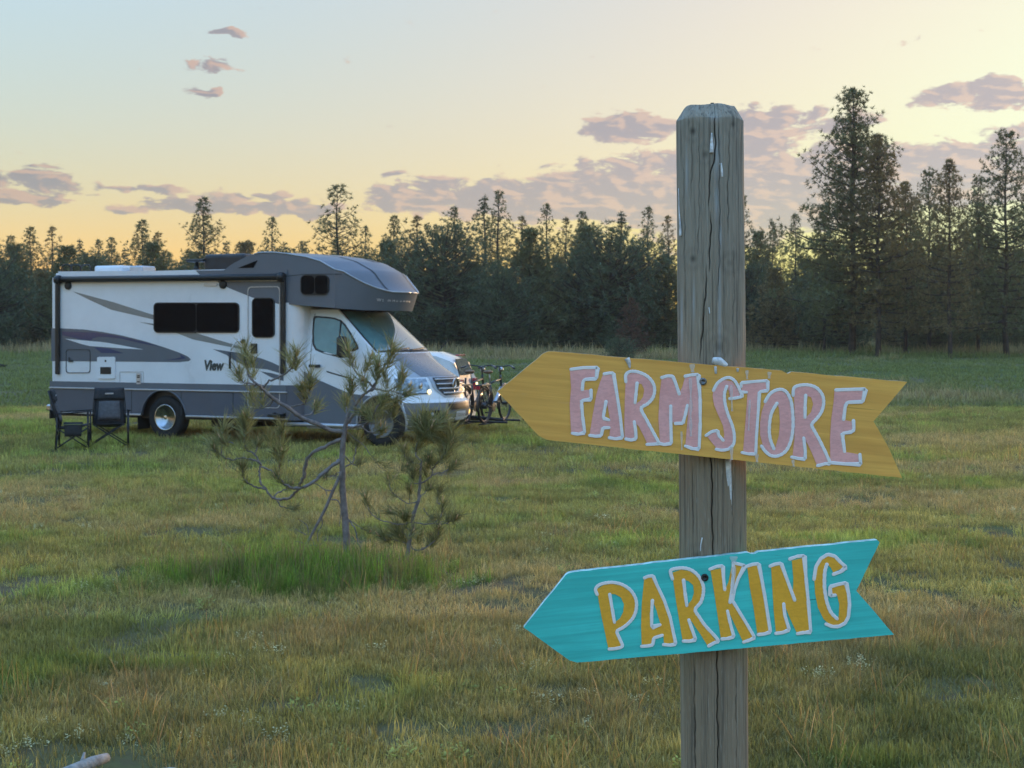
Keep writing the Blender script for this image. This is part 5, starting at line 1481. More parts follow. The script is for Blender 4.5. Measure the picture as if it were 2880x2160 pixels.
# skyline pines, left of the picture to the post: kind, tip x, tip y, distance, widening, look
SK = [('cone_b', 29, 655, 110, 1.1, 'small dark'), ('cone_a', 86, 630, 108, 1.0, 'dark conical'), ('slim_a', 147, 628, 112, 1.1, 'pale pointed'), ('slim_b', 224, 664, 118, .9, 'slim short'), ('cone_b', 276, 667, 112, 1.1, 'low blunt'), ('cone_a', 314, 660, 114, .9, 'low rusty-green'),
      ('cone_a', 400, 610, 106, 1.05, 'broad airy'), ('slim_a', 445, 644, 112, 1.2, 'pale leaning'), ('cone_a', 572, 545, 100, 1.0, 'tall dark lone'), ('slim_b', 637, 671, 118, 1.0, 'very slim short'), ('slim_a', 698, 667, 116, 1.1, 'short spindly'), ('cone_b', 766, 603, 108, 1.0, 'pointed open'),
      ('cone_b', 850, 671, 110, 1.2, 'low dark'), ('cone_c', 949, 508, 98, 1.15, 'tall wide-armed dark'), ('cone_b', 1028, 628, 104, .8, 'short dark'), ('cone_a', 1109, 597, 102, .85, 'rounded airy'), ('slim_a', 1173, 597, 106, 1.25, 'pale lacy'), ('cone_b', 1280, 573, 100, .95, 'dark narrow'),
      ('slim_b', 1363, 540, 104, 1.1, 'thin straggly'), ('cone_b', 1401, 526, 98, 1.0, 'tallest spiky'), ('slim_a', 1467, 597, 106, 1.0, 'thin see-through'), ('cone_b', 1538, 564, 100, .9, 'domed airy'), ('slim_a', 1591, 602, 104, 1.0, 'short lacy'), ('cone_a', 1638, 585, 98, .85, 'full dark'),
      ('slim_b', 1747, 585, 100, 1.2, 'flat-topped'), ('cone_b', 1823, 573, 98, .9, 'crooked-tipped'), ('slim_a', 1880, 597, 104, 1.0, 'small pale')]
for i, (k_, px_, py_, D_, wd_, look) in enumerate(SK):
    pine(k_, px_, py_, D_, f'{look} pine, {ORD[i]} skyline treetop from the camp-chair edge of the photo', SKY, wd_ * 1.1)
for k_, px_, py_, D_, wd_, lb in (('cone_b', 2091, 538, 96, .9, 'thin pine half hidden behind the post top'), ('bush_a', 2134, 635, 100, .7, 'small round-topped pine just beside the post'), ('cone_a', 2173, 615, 98, .8, 'low blunt pine second beside the post'),
                            ('cone_b', 2237, 592, 92, .9, 'small pointed pine at the foot of the big double-topped one'), ('big_a', 2398, 231, 76, 1.0, 'tallest pine of all, double topped, beside the signpost'), ('big_b', 2470, 364, 74, .95, 'tall warm-lit pine leaning against the double-topped one'),
                            ('big_c', 2613, 461, 84, .8, 'airy pine behind the lone straight one near the photo edge'), ('big_b', 2670, 436, 72, .85, 'lone straight pine with upswept tips between two taller ones'), ('big_c', 2829, 348, 74, .95, 'dark tall pine at the photo edge farthest from the motorhome'),
                            ('big_b', 2925, 420, 80, 1.0, 'pine partly cut off by the photo edge beyond the tall dark one'), ('big_c', 2318, 560, 82, .75, 'airy pine filling the gap on the post side of the double-topped one'), ('big_b', 2548, 500, 80, .9, 'rust-tinged pine close behind the warm-lit one'), ('big_c', 2752, 480, 80, .8, 'ragged pine close behind the lone straight one'), ('cone_b', 2560, 560, 100, 1.1, 'low pine in the gap behind the warm-lit one'), ('cone_a', 2755, 560, 98, 1.2, 'low pine in the gap before the dark tall one')):
    pine(k_, px_, py_, D_, lb, 'tall pines beside the signpost', wd_, rz=1.2 if k_ == 'big_a' else None)
# front rank of lower bushy pines closing the wood
FR = [('bush_b', -40, 665, 86), ('bush_a', 40, 672, 93), ('bush_c', 118, 760, 91), ('bush_a', 190, 677, 90), ('bush_b', 262, 682, 98), ('bush_c', 340, 765, 97), ('bush_a', 430, 667, 93), ('bush_b', 520, 750, 94), ('bush_a', 610, 715, 93), ('bush_c', 690, 672, 97), ('bush_b', 780, 675, 89),
      ('bush_a', 870, 775, 93), ('bush_b', 1000, 690, 87), ('bush_a', 1090, 665, 90), ('bush_c', 1165, 700, 92), ('bush_b', 1250, 592, 86), ('bush_a', 1330, 725, 87), ('bush_b', 1410, 725, 82), ('bush_a', 1490, 625, 85), ('bush_c', 1570, 715, 90), ('bush_a', 1650, 617, 88), ('bush_b', 1715, 607, 86),
      ('bush_c', 1790, 685, 88), ('bush_a', 1870, 705, 87), ('bush_b', 2110, 715, 95), ('bush_c', 2180, 745, 88), ('bush_a', 2265, 715, 93), ('bush_b', 2340, 695, 87), ('bush_c', 2550, 700, 92), ('bush_a', 2640, 672, 86), ('bush_b', 2760, 642, 93), ('bush_a', 2860, 760, 88)]
for i, (k_, px_, py_, D_) in enumerate(FR):
    pine(k_, px_, py_, D_, f'low bushy dark pine, {ORD[i]} along the front rank of the wood from the camp-chair end', 'low bushy pines in front of the wood', random.uniform(.85, 1.1))
pine('rust', 1775, 830, 74, 'small rusty brown dying pine at the edge of the wood', None)
pine('juniper', 1745, 935, 66, 'low dark spreading juniper bush in the grass', None, name='juniper_bush')
# the wood goes on behind as one mass
WOOD = bpy.data.collections.new('wood_sources')
for i, k_ in enumerate(('cone_a', 'cone_b', 'slim_b', 'bush_a')):
    H0, tm, cm = KIND[k_]
    me = cm.copy(); me.name = f'{"abcd"[i]}_wood'
    WOOD.objects.link(bpy.data.objects.new(me.name, me))
r = np.random.default_rng(5); n = 230
Yw = r.uniform(118, 150, n); Xw = r.uniform(-1, 1, n) * (Yw * .40 + 4)
na = 150; Ya = r.uniform(88, 118, na); Xa = r.choice([-1, 1], na) * Ya * r.uniform(.385, .66, na)
Yb = r.uniform(118, 150, 110); Xb = r.choice([-1, 1], 110) * Yb * r.uniform(.40, .68, 110)
Xw = np.concatenate([Xw, Xa, Xb]); Yw = np.concatenate([Yw, Ya, Yb]); n = len(Xw)
iw = r.integers(0, 4, n); hw = r.uniform(4.0, 8.2, n) / np.array([KIND[k_][0] for k_ in ('cone_a', 'cone_b', 'slim_b', 'bush_a')])[iw]
scatter('forest', np.stack([Xw, Yw, gz(Xw, Yw) - .1], -1), iw, np.stack([0 * Xw, 0 * Xw, r.uniform(0, 6.28, n)], -1), np.stack([hw * 1.3, hw * 1.3, hw], -1), np.ones((n, 3)), 'dark pine wood closing the view behind the nearer trees', WOOD)
# ------------------------------------------------------------------ the two pine saplings in the meadow
M_SBARK = plain('sapling_bark', (0.20, 0.175, 0.17), 0.85, var=0.35, vscale=18, bump=0.7, bscale=60)
M_SNEED = leafy_mat('sapling_needles', 0.30, False, (0.27, 0.275, 0.125))
M_BUD = plain('pine_candle', (0.62, 0.38, 0.20), 0.6, var=0.35, vscale=30)
c5 = crop(500, 960, 840 / 1834); c3 = crop(560, 1160, 440 / 1521); c4 = crop(980, 1140, 340 / 1128)

def sapling(name, D, label, trunk, limbs, tufts, seed, dead=(), dense=1.0):
    r = np.random.default_rng(seed)
    base = at(*trunk[0][0], D); X, Yb = base.x, D
    root = empty(name, (X, Yb, float(gz(X, Yb))))
    inv = root.location.copy()
    def P(px, dy=0.0): return at(px[0], px[1], D + dy) - inv
    bm = bmesh.new()
    tp = [P(p) for p, _ in trunk]; tr = [w for _, w in trunk]
    tp = [Vector((tp[0].x, 0, -.05))] + tp; tr = [tr[0] * 1.15] + tr
    sm = [q + Vector(r.normal(0, .003, 3)) for q in smooth_line(tp, 4)]; rad = np.interp(np.linspace(0, 1, len(sm)), np.linspace(0, 1, len(tr)), tr) * r.uniform(.9, 1.12, len(sm))
    add_tube(bm, sm, list(rad), 9)
    bm_obj('trunk', bm, M_SBARK, root, True)
    C, Dr, L, SH, K = [], [], [], [], []
    buds = bmesh.new()
    for li, (pts, w0, w1, depth, leafy) in enumerate(limbs):
        n = len(pts)
        p3 = [P(p, depth * (i / (n - 1)) ** 1.1) for i, p in enumerate(pts)]
        sm = smooth_line(p3, 5)
        sm = [q + Vector(r.normal(0, .0035, 3)) for q in sm[:-1]] + [sm[-1]]
        rad = np.linspace(w0, w1, len(sm)) * r.uniform(.85, 1.2, len(sm))
        bm = bmesh.new(); add_tube(bm, sm, list(rad), 6); bm_obj('branch', bm, M_SBARK, root, True)
        if leafy:
            m = len(sm); tip = sm[-1]; d = (sm[-1] - sm[-3]).normalized()
            d = (d + Vector((0, 0, .6))).normalized()
            tuft_at(C, Dr, L, SH, tip, d, r, leafy * dense, buds)
            step = int(max(1, m // 7))
            for q in range(int(m * .55), m - 1, step):
                dd = (sm[q + 1] - sm[q]).normalized()
                for _ in range(3):
                    C.append(tuple(sm[q] + Vector(r.normal(0, .012, 3)))); Dr.append(tuple(dd * .6 + Vector((0, 0, .5)))); L.append(r.uniform(.08, .13)); SH.append(r.uniform(.6, 1.05))
    for (px, dy, sz) in tufts:
        p = P(px, dy)
        tuft_at(C, Dr, L, SH, p, Vector((r.normal(0, .35), r.normal(0, .35), 1)).normalized(), r, sz, buds)
    C = np.array([tuple(c) for c in C]); Dr = np.array([tuple(q) for q in Dr]); L = np.array(L); SH = np.array(SH)
    V, T, S = long_needles(C, Dr, L, SH, r)
    link(bpy.data.objects.new('needles', np_mesh('needles', V, T, M_SNEED, {'shade': ('FLOAT', S)})), root)
    bm_obj('buds', buds, M_BUD, root, True)['kind'] = 'stuff'
    for pts, w0, w1 in dead:
        bm = bmesh.new(); sm = smooth_line([P(p, -.05) for p in pts], 5); add_tube(bm, sm, list(np.linspace(w0, w1, len(sm))), 6); bm_obj('branch', bm, M_SBARK, root, True)
    tag(root, label, 'tree')
    return root

def tuft_at(C, Dr, L, SH, p, d, r, size, buds):
    """a shoot end: needles brushing forward from the last hand's breadth of twig, plus pale candles"""
    for q in range(int(17 * size)):
        u = r.uniform(-.10, .03) * size
        C.append(tuple(p + d * u + Vector(r.normal(0, .010, 3)))); Dr.append(tuple(d)); L.append(r.uniform(.12, .20) * (.8 + .2 * size)); SH.append(r.uniform(.55, 1.3))
    for q in range(max(1, int(r.integers(1, 4) * size))):
        bd = (d * .8 + Vector((0, 0, .7)) + Vector(r.normal(0, .22, 3))).normalized()
        b0 = p + Vector(r.normal(0, .012, 3)); ln = r.uniform(.03, .075)
        add_tube(buds, [b0, b0 + bd * ln * .5, b0 + bd * ln], [.004, .0055, .0018], 5)

def long_needles(C, Dr, L, SH, r, k=5):
    n = len(C)
    d = r.normal(0, 1, (n, k, 3)); d /= np.linalg.norm(d, axis=-1, keepdims=True)
    Dn = Dr / (np.linalg.norm(Dr, axis=-1, keepdims=True) + 1e-9)
    d = d * .62 + Dn[:, None, :] * .85; d /= np.linalg.norm(d, axis=-1, keepdims=True)
    s = np.cross(d, r.normal(0, 1, (n, k, 3))); s /= np.linalg.norm(s, axis=-1, keepdims=True) + 1e-9
    ln = L[:, None, None] * r.uniform(.75, 1.15, (n, k, 1)); w = .0021
    st = np.repeat(C[:, None, :], k, 1)
    mid = st + d * ln * .55 + np.array((0, 0, -.004)); tip = st + d * ln + np.array((0, 0, -.012))
    V = np.stack([st + s * w, st - s * w, mid + s * w * .9, mid - s * w * .9, tip], 2).reshape(-1, 3)
    b = np.arange(n * k)[:, None] * 5
    T = np.concatenate([b + np.array((0, 1, 3)), b + np.array((0, 3, 2)), b + np.array((2, 3, 4))])
    S = np.repeat((SH[:, None] * r.uniform(.8, 1.2, (n, k))).ravel(), 5)
    return V, T, S

B5 = lambda *p: [c5(*q) for q in p]
B3 = lambda *p: [c3(*q) for q in p]
B4 = lambda *p: [c4(*q) for q in p]
sapling('pine_sapling', 12.0, 'crooked young pine sapling with bare curving lower limbs, the larger of two', 
    [(c5(1042, 1400), .034), (c5(1035, 1250), .031), (c5(1024, 1050), .028), (c5(1010, 870), .026), (c5(1010, 720), .023), (c5(1018, 590), .022), (c5(1035, 500), .017), (c5(1060, 420), .012)],
    [(B5((1018, 555), (940, 545), (860, 510), (760, 468), (680, 410), (590, 350), (530, 300), (500, 272)), .020, .012, -.35, 0),
     (B5((500, 272), (445, 222), (418, 150), (412, 75)), .011, .005, .05, 1.3), (B5((525, 285), (560, 245), (640, 212), (700, 160), (728, 95)), .010, .005, -.15, 1.3),
     (B5((500, 272), (450, 262), (400, 250), (370, 200)), .008, .004, .2, 1.1), (B5((590, 350), (560, 400), (480, 400), (455, 330)), .007, .004, .25, 1.0),
     (B5((680, 410), (740, 390), (775, 380), (800, 330), (815, 240)), .009, .005, -.2, 1.3), (B5((775, 380), (770, 340), (765, 300)), .007, .004, -.1, 1.2), (B5((760, 468), (820, 440), (850, 400)), .007, .004, .2, .9),
     (B5((1005, 600), (920, 638), (820, 690), (782, 760), (765, 850), (735, 912), (690, 960), (622, 975), (582, 960)), .017, .010, .3, 0),
     (B3((710, 830), (640, 740), (592, 665), (586, 590), (588, 520)), .010, .008, .05, 0), (B3((640, 742), (530, 718), (440, 650), (418, 520)), .009, .004, -.1, .9),
     (B3((600, 508), (545, 410), (455, 345), (438, 225)), .008, .004, .1, 1.2), (B3((600, 512), (540, 468), (420, 445), (300, 455), (200, 402), (135, 345)), .009, .004, -.15, 1.1), (B3((215, 405), (220, 330), (225, 230), (235, 160)), .006, .004, .1, 1.2),
     (B3((438, 225), (430, 150), (420, 80)), .005, .004, .05, 1.4), (B3((330, 300), (300, 290), (225, 285)), .004, .003, 0, .8), (B3((545, 410), (560, 350), (570, 300)), .005, .003, .1, .9),
     (B3((588, 520), (680, 560), (760, 585), (785, 500), (800, 380)), .008, .004, -.2, 1.2), (B3((790, 420), (760, 400), (750, 370)), .005, .003, 0, .9), (B3((795, 330), (790, 260), (800, 190)), .005, .004, 0, 1.2),
     (B5((1006, 722), (945, 768), (862, 838), (792, 888), (722, 902), (662, 880), (615, 828)), .020, .008, -.25, .9), (B3((730, 810), (800, 765), (860, 735), (890, 680)), .007, .003, .1, .7), (B3((760, 860), (800, 915), (860, 935), (930, 942)), .006, .003, .05, .3),
     (B5((1040, 500), (1085, 440), (1095, 385), (1145, 325), (1210, 290)), .014, .010, -.1, 0), (B5((1210, 290), (1150, 232), (1095, 190), (1062, 130), (1046, 65)), .009, .005, .1, 1.4), (B5((1205, 290), (1240, 200), (1285, 130), (1318, 62)), .009, .005, -.05, 1.5),
     (B5((1210, 290), (1290, 302), (1350, 270), (1378, 215)), .008, .004, .15, 1.3), (B5((1180, 300), (1220, 240), (1225, 160)), .008, .004, -.15, 1.4), (B5((1100, 380), (1070, 330), (1062, 270)), .006, .004, -.1, 1.0), (B5((1240, 300), (1330, 310), (1400, 330)), .006, .004, .1, 1.0),
     (B5((1050, 530), (1110, 520), (1190, 480), (1225, 400), (1270, 345)), .011, .005, -.15, 1.4), (B5((1150, 505), (1230, 500), (1300, 455), (1330, 390)), .008, .004, .1, 1.4), (B5((1120, 520), (1180, 560), (1260, 540)), .007, .004, -.2, 1.2), (B5((1030, 520), (1035, 430), (1030, 360)), .008, .004, .2, 1.2), (B5((1110, 515), (1130, 440), (1190, 430)), .007, .004, .2, 1.2),
     (B5((1030, 770), (1075, 740), (1095, 650), (1100, 600)), .006, .003, .1, .9), (B5((1025, 700), (1080, 760), (1120, 745)), .005, .003, .2, .6), (B5((1035, 555), (1140, 640), (1220, 750), (1330, 835)), .004, .002, .2, .25), (B5((1000, 800), (940, 830), (910, 828)), .005, .002, .1, .5),
     (B5((1050, 1095), (1090, 1150), (1110, 1240), (1135, 1310)), .006, .003, -.1, 0), (B5((1050, 1095), (1120, 1140), (1190, 1170)), .004, .002, .1, .2)],
    [(c5(1180, 120), .1, 1.3), (c5(1270, 210), .05, 1.2), (c5(1140, 250), -.1, 1.1), (c5(455, 140), -.05, 1.2), (c5(520, 350), .1, .9), (c5(1250, 420), .1, 1.4), (c5(1150, 440), -.1, 1.3), (c5(560, 590), .1, .8), (c5(430, 470), .0, 1.2), (c5(690, 120), .1, 1.0)], 21,
    dead=[(B5((988, 845), (952, 920), (905, 1030), (842, 1150), (782, 1260), (708, 1375)), .016, .010), (B5((1000, 800), (995, 830), (985, 850)), .012, .014), (B3((1300, 760), (1230, 755), (1150, 700), (1110, 690)), .006, .003), (B3((1285, 850), (1350, 860), (1380, 960), (1360, 1110)), .006, .003),
          (B3((1230, 755), (1245, 820)), .004, .002), (B3((1190, 1010), (1195, 1100), (1150, 1180), (1175, 1340)), .005, .002), (B3((1060, 1190), (1050, 1100), (970, 1040)), .005, .002), (B3((1040, 1190), (930, 1130)), .004, .002), (B3((1080, 1210), (1120, 1300), (1080, 1390)), .004, .002), (B3((1060, 1290), (1160, 1290), (1230, 1240)), .004, .002), (B3((1020, 1270), (930, 1250)), .004, .002)])
sapling('pine_sapling', 11.75, 'slim low pine sapling, the smaller of two, nearer the signpost',
    [(c4(540, 1560), .021), (c4(545, 1420), .019), (c4(560, 1300), .017), (c4(592, 1150), .016), (c4(615, 1010), .015), (c4(655, 870), .013), (c4(662, 750), .012), (c4(676, 610), .009), (c4(680, 520), .007)],
    [(B4((680, 525), (630, 462), (635, 385), (690, 270)), .007, .004, .05, 1.5), (B4((690, 280), (730, 230), (780, 200)), .005, .003, -.05, 1.4), (B4((690, 280), (660, 220), (630, 170)), .005, .003, .05, 1.4), (B4((690, 280), (700, 220), (720, 150)), .005, .003, .0, 1.5), (B4((780, 200), (850, 170), (890, 120)), .004, .003, .05, 1.2),
     (B4((672, 735), (770, 662), (795, 585), (870, 490), (962, 370)), .008, .004, -.1, 1.4), (B4((962, 370), (960, 300), (950, 250)), .004, .003, 0, 1.2), (B4((900, 450), (880, 380), (870, 310)), .004, .003, .1, 1.2), (B4((775, 655), (900, 612), (990, 560)), .005, .003, .1, .9), (B4((870, 490), (890, 440)), .004, .003, .1, .8), (B4((780, 640), (760, 560), (750, 500)), .004, .003, -.1, 1.0),
     (B4((676, 545), (640, 540), (560, 510), (512, 420)), .005, .003, .1, .7), (B4((672, 720), (620, 730), (600, 650)), .005, .003, -.1, .8), (B4((640, 900), (575, 910), (480, 870), (400, 800), (378, 690)), .005, .002, .1, .5), (B4((570, 910), (568, 790)), .004, .002, 0, .4),
     (B4((600, 1090), (480, 1110), (380, 1090), (270, 1050), (185, 965), (165, 870)), .006, .003, -.1, .6), (B4((610, 1010), (500, 1015), (395, 1000)), .004, .002, .15, .5), (B4((605, 1090), (780, 1105), (860, 1040), (885, 930)), .006, .003, .1, .5), (B4((850, 920), (825, 890), (860, 790)), .004, .002, .1, .5),
     (B4((780, 1105), (920, 1102), (1010, 1045)), .005, .003, -.1, .6), (B4((830, 1110), (940, 1060)), .004, .002, 0, .5), (B4((560, 1265), (620, 1345), (720, 1330), (830, 1240), (840, 1170)), .006, .003, -.1, .7), (B4((680, 1340), (760, 1300), (790, 1240)), .004, .003, .05, .7), (B4((555, 1250), (520, 1200), (470, 1150)), .005, .003, .1, 1.0), (B4((580, 1180), (540, 1120), (530, 1040)), .005, .003, -.1, .9),
     (B4((350, 1260), (310, 1215)), .003, .002, 0, .4), (B4((660, 860), (720, 810), (760, 770)), .004, .002, .1, .4), (B4((555, 1300), (450, 1260), (350, 1255)), .004, .002, .1, .6), (B4((700, 960), (740, 1020), (790, 1080)), .004, .002, .1, .4)],
    [(c4(450, 1180), .1, .9), (c4(600, 1180), -.1, .8), (c4(720, 580), .1, .9), (c4(660, 1230), .1, .7), (c4(700, 180), 0, 1.6), (c4(900, 330), 0, 1.3), (c4(640, 640), .1, 1.0), (c4(480, 1210), .0, 1.1), (c4(560, 560), .05, .9)], 22, dense=1.15)
# ------------------------------------------------------------------ camp chairs
M_CFAB = plain('black_chair_fabric', (0.022, 0.024, 0.028), 0.85, var=0.35, vscale=14, bump=0.5, bscale=60)
M_CGRY = plain('grey_chair_mesh', (0.085, 0.085, 0.092), 0.8, var=0.2, vscale=20)
M_CTUB = plain('dark_steel_tube', (0.03, 0.032, 0.036), 0.45, metal=0.5, var=0.2)
M_PIPE = plain('lime_piping', (0.16, 0.20, 0.08), 0.7)
def quilt(name, P4, thick, m, parent, sag=0.05, n=8, nrm=None):
    """padded fabric panel between four corners, sagging in the middle"""
    a, b, c, d = (Vector(p) for p in P4)
    nn = (b - a).cross(d - a).normalized() if nrm is None else Vector(nrm)
    bm = bmesh.new(); F, B = [], []
    for i in range(n + 1):
        rf, rb = [], []
        for j in range(n + 1):
            u, v = i / n, j / n
            p = a.lerp(b, u).lerp(d.lerp(c, u), v)
            s = sag * 4 * u * (1 - u) * v ** .7 * (1 - v * .5)
            e = min(u, 1 - u, v, 1 - v); t = thick * (0.35 + 0.65 * min(1, e * 5))
            rf.append(bm.verts.new(p - nn * s + nn * t / 2)); rb.append(bm.verts.new(p - nn * s - nn * t / 2))
        F.append(rf); B.append(rb)
    for i in range(n):
        for j in range(n):
            bm.faces.new((F[i][j], F[i + 1][j], F[i + 1][j + 1], F[i][j + 1])); bm.faces.new((B[i][j], B[i][j + 1], B[i + 1][j + 1], B[i + 1][j]))
    for i in range(n):
        for (x0, y0, x1, y1) in ((i, 0, i + 1, 0), (i, n, i + 1, n), (0, i, 0, i + 1), (n, i, n, i + 1)):
            bm.faces.new((F[x0][y0], B[x0][y0], B[x1][y1], F[x1][y1]))
    bmesh.ops.recalc_face_normals(bm, faces=bm.faces)
    return bm_obj(name, bm, m, parent, True)
def tube(name, pts, rad, m, parent, sides=8):
    bm = bmesh.new(); add_tube(bm, pts, rad, sides); return bm_obj(name, bm, m, parent, True)
def camp_chair(name, X, Y, rz, label, seat_w=.52, pocket=True):
    """folding camp chair; local -y is the front"""
    c = empty(name, (X, Y, float(gz(X, Y)) - .01), rz)
    w, d0, d1, sh, ah, bh = seat_w / 2, -.27, .24, .44, .66, 1.02
    W2 = w + .07
    for sx_ in (-1, 1):
        tube('leg', [(sx_ * W2, d0, 0), (sx_ * W2, d0 + .01, ah)], .013, M_CTUB, c)
        tube('leg', [(sx_ * (W2 - .02), d1 + .02, 0), (sx_ * (W2 - .02), d1 - .02, ah)], .013, M_CTUB, c)
        tube('backrest_post', [(sx_ * (w + .01), d1 - .03, sh - .02), (sx_ * (w + .005), d1 + .05, .75), (sx_ * (w - .02), d1 + .14, bh)], .012, M_CTUB, c)
        tube('cross_brace', [(sx_ * W2, d0, .06), (sx_ * (W2 - .03), d1, sh - .04)], .010, M_CTUB, c)
        tube('cross_brace', [(sx_ * (W2 - .02), d1, .06), (sx_ * W2, d0, sh - .04)], .010, M_CTUB, c)
        quilt('armrest', [(sx_ * W2 - .035, d0 - .03, ah + .01), (sx_ * W2 + .035, d0 - .03, ah + .01), (sx_ * W2 + .035, d1 + .02, ah - .02), (sx_ * W2 - .035, d1 + .02, ah - .02)], .025, M_CFAB, c, .01, 6, (0, 0, 1))
        for z0, z1, yy in ((.05, sh, d0), (.05, sh, d1)):
            tube('cross_brace', [(sx_ * W2, yy, z0), (-sx_ * w, yy + .01, z1)], .010, M_CTUB, c)
    quilt('seat', [(-w, d0, sh), (w, d0, sh), (w, d1, sh - .05), (-w, d1, sh - .05)], .03, M_CFAB, c, .05, 8, (0, 0, 1))
    b = quilt('backrest', [(-w, d1 - .02, sh - .05), (w, d1 - .02, sh - .05), (w - .02, d1 + .14, bh), (-w + .02, d1 + .14, bh)], .05, M_CFAB, c, -.04, 8, (0, -1, .2))
    quilt('back_panel', [(-w + .07, d1 - .055, sh + .05), (w - .07, d1 - .055, sh + .05), (w - .09, d1 + .045, bh - .22), (-w + .09, d1 + .045, bh - .22)], .02, M_CGRY, c, -.04, 6, (0, -1, .2))
    quilt('head_pad', [(-w, d1 + .045, bh - .19), (w, d1 + .045, bh - .19), (w - .01, d1 + .10, bh + .01), (-w + .01, d1 + .10, bh + .01)], .06, M_CFAB, c, 0, 6, (0, -1, .2))
    bm = bmesh.new(); add_box(bm, (-.07, d1 + .030, bh - .10), (.07, d1 + .036, bh - .075), .002); bm_obj('name_tag', bm, M_ALU, c)
    # side pocket with lime piping
    if pocket: quilt('pocket', [(-W2 - .03, d0 + .08, .50), (-W2 - .03, d1 - .12, .50), (-W2 - .05, d1 - .14, .26), (-W2 - .05, d0 + .11, .26)], .06, M_CFAB, c, 0, 6)
    if pocket: tube('pocket_piping', [(-W2 - .062, d0 + .09, .46), (-W2 - .062, d1 - .12, .46)], .007, M_PIPE, c, 5)
    c.scale = (.95, .95, .95)
    tag(c, label, 'chair', 'camp chairs by the motorhome')
    return c
p1 = at(306, 1245, 23.7); p2 = at(208, 1250, 23.4)
camp_chair('camp_chair', p1.x, 23.7, radians(14), 'black folding camp chair with grey back panel facing the viewer', pocket=False)
camp_chair('camp_chair', p2.x, 23.35, radians(102), 'black folding camp chair turned side-on at the motorhome rear corner')

# ------------------------------------------------------------------ small car behind the motorhome
CA = radians(11)
car = empty('hatchback_car', (0, 0, 0), pi - CA)      # nose points away to the left, tail to the right
CR = Vector((cos(CA), -sin(CA), 0)); CL = Vector((sin(CA), cos(CA), 0))
tail = at(1318, 1100, 28.2)
car.location = (tail.x, 28.2 + .2, 0)
M_CARP = plain('white_car_paint', (0.66, 0.70, 0.70), 0.22, coat=0.9, var=0.03, vscale=1.5)
M_CGL = plain('car_glass', (0.10, 0.12, 0.125), 0.06, coat=1.0, var=0.1, spec=0.9)
M_RED = plain('red_tail_lens', (0.45, 0.03, 0.05), 0.15, coat=0.8, var=0.1)
# local x forward from the tail, y left, z up; car is 4.1 m long and 1.7 m wide
def car_half(x):
    """lower half width, belt, roof half width and roof height along the car"""
    xs = [0, .12, .5, 1.2, 2.4, 3.0, 3.7, 4.0, 4.1]
    f = lambda ys: float(np.interp(x, xs, ys))
    return f([.70, .80, .845, .85, .85, .85, .82, .72, .60]), f([.98, .99, 1.0, .99, .97, .95, .86, .75, .66]), f([1.34, 1.40, 1.49, 1.53, 1.50, 1.0, .90, .78, .68])
bm = bmesh.new(); rows = []
for x in (0, .04, .12, .3, .5, .8, 1.2, 1.7, 2.2, 2.6, 2.85, 3.0, 3.3, 3.7, 3.9, 4.0, 4.06, 4.1):
    w, belt, top_ = car_half(x)
    tw = .60 if top_ > belt + .1 else w * .85
    slant = (lambda z: x + max(0, (z - .95)) * .42 * max(0, 1 - x / .5))     # raked tailgate
    half = [(w * .8, .22), (w, .35), (w, .62), (w * .985, .80), (w * .96, belt), (w * .86, belt + (top_ - belt) * .5), (tw * 1.1, top_ - .06), (tw * .8, top_ - .01), (0.0, top_ + .012)]
    row = [bm.verts.new((slant(z), y, z)) for y, z in half] + [bm.verts.new((slant(z), -y, z)) for y, z in half[-2::-1]]
    rows.append(row)
for a, b in zip(rows, rows[1:]):
    for i in range(len(a) - 1): bm.faces.new((a[i], a[i + 1], b[i + 1], b[i]))
bm.faces.new(rows[0]); bm.faces.new(list(reversed(rows[-1])))
bmesh.ops.recalc_face_normals(bm, faces=bm.faces)
shade_auto(bm_obj('body', bm, M_CARP, car), 35)
def car_side(x, z, sg, off):
    w, belt, top_ = car_half(x); hx_ = np.interp(z, [.35, .62, .8, belt, belt + (top_ - belt) * .5, top_ - .06], [w, w, w * .985, w * .96, w * .86, .66])
    return Vector((x + max(0, z - .95) * .42 * max(0, 1 - x / .5), sg * (hx_ + off), z))
for sg in (-1, 1):
    for lp in ([(.30, 1.04), (.95, 1.03), (.95, 1.40), (.55, 1.40)], [(1.02, 1.03), (1.75, 1.02), (1.72, 1.43), (1.02, 1.43)], [(1.82, 1.02), (2.75, 1.0), (2.35, 1.38), (1.82, 1.42)]):
        bm = bmesh.new(); bm.faces.new([bm.verts.new(car_side(x, z, sg, .012)) for x, z in lp]); bm_obj('side_window', bm, M_CGL, car)
    bm = bmesh.new(); add_box(bm, (-.02, sg * .60 - .11, .74), (.05, sg * .60 + .11, .98), .02); bm_obj('tail_light', bm, M_RED, car)
    bm = bmesh.new(); bmesh.ops.create_uvsphere(bm, u_segments=14, v_segments=8, radius=.05)
    for v in bm.verts: v.co = Vector((v.co.x * .5 - .025, v.co.y + sg * .58, v.co.z + .86))
    bm_obj('reversing_lamp', bm, M_LAMP, car, True)
    for xw in (.75, 3.35):
        bm = bmesh.new(); add_disc_lathe(bm, [(.18, -.2 * sg), (.30, -.2 * sg), (.31, -.1 * sg), (.30, 0), (.20, .005 * sg), (.18, -.02 * sg)], (xw, sg * .86, .31), 'Y', 28)
        wv_ = bm_obj('wheel', bm, M_RUB, car, True)
        bm = bmesh.new(); add_disc_lathe(bm, [(.20, -.01 * sg), (.18, -.03 * sg), (.05, 0), (0, .005 * sg)], (xw, sg * .86, .31), 'Y', 24); bm_obj('rim', bm, M_CHR, wv_, True)
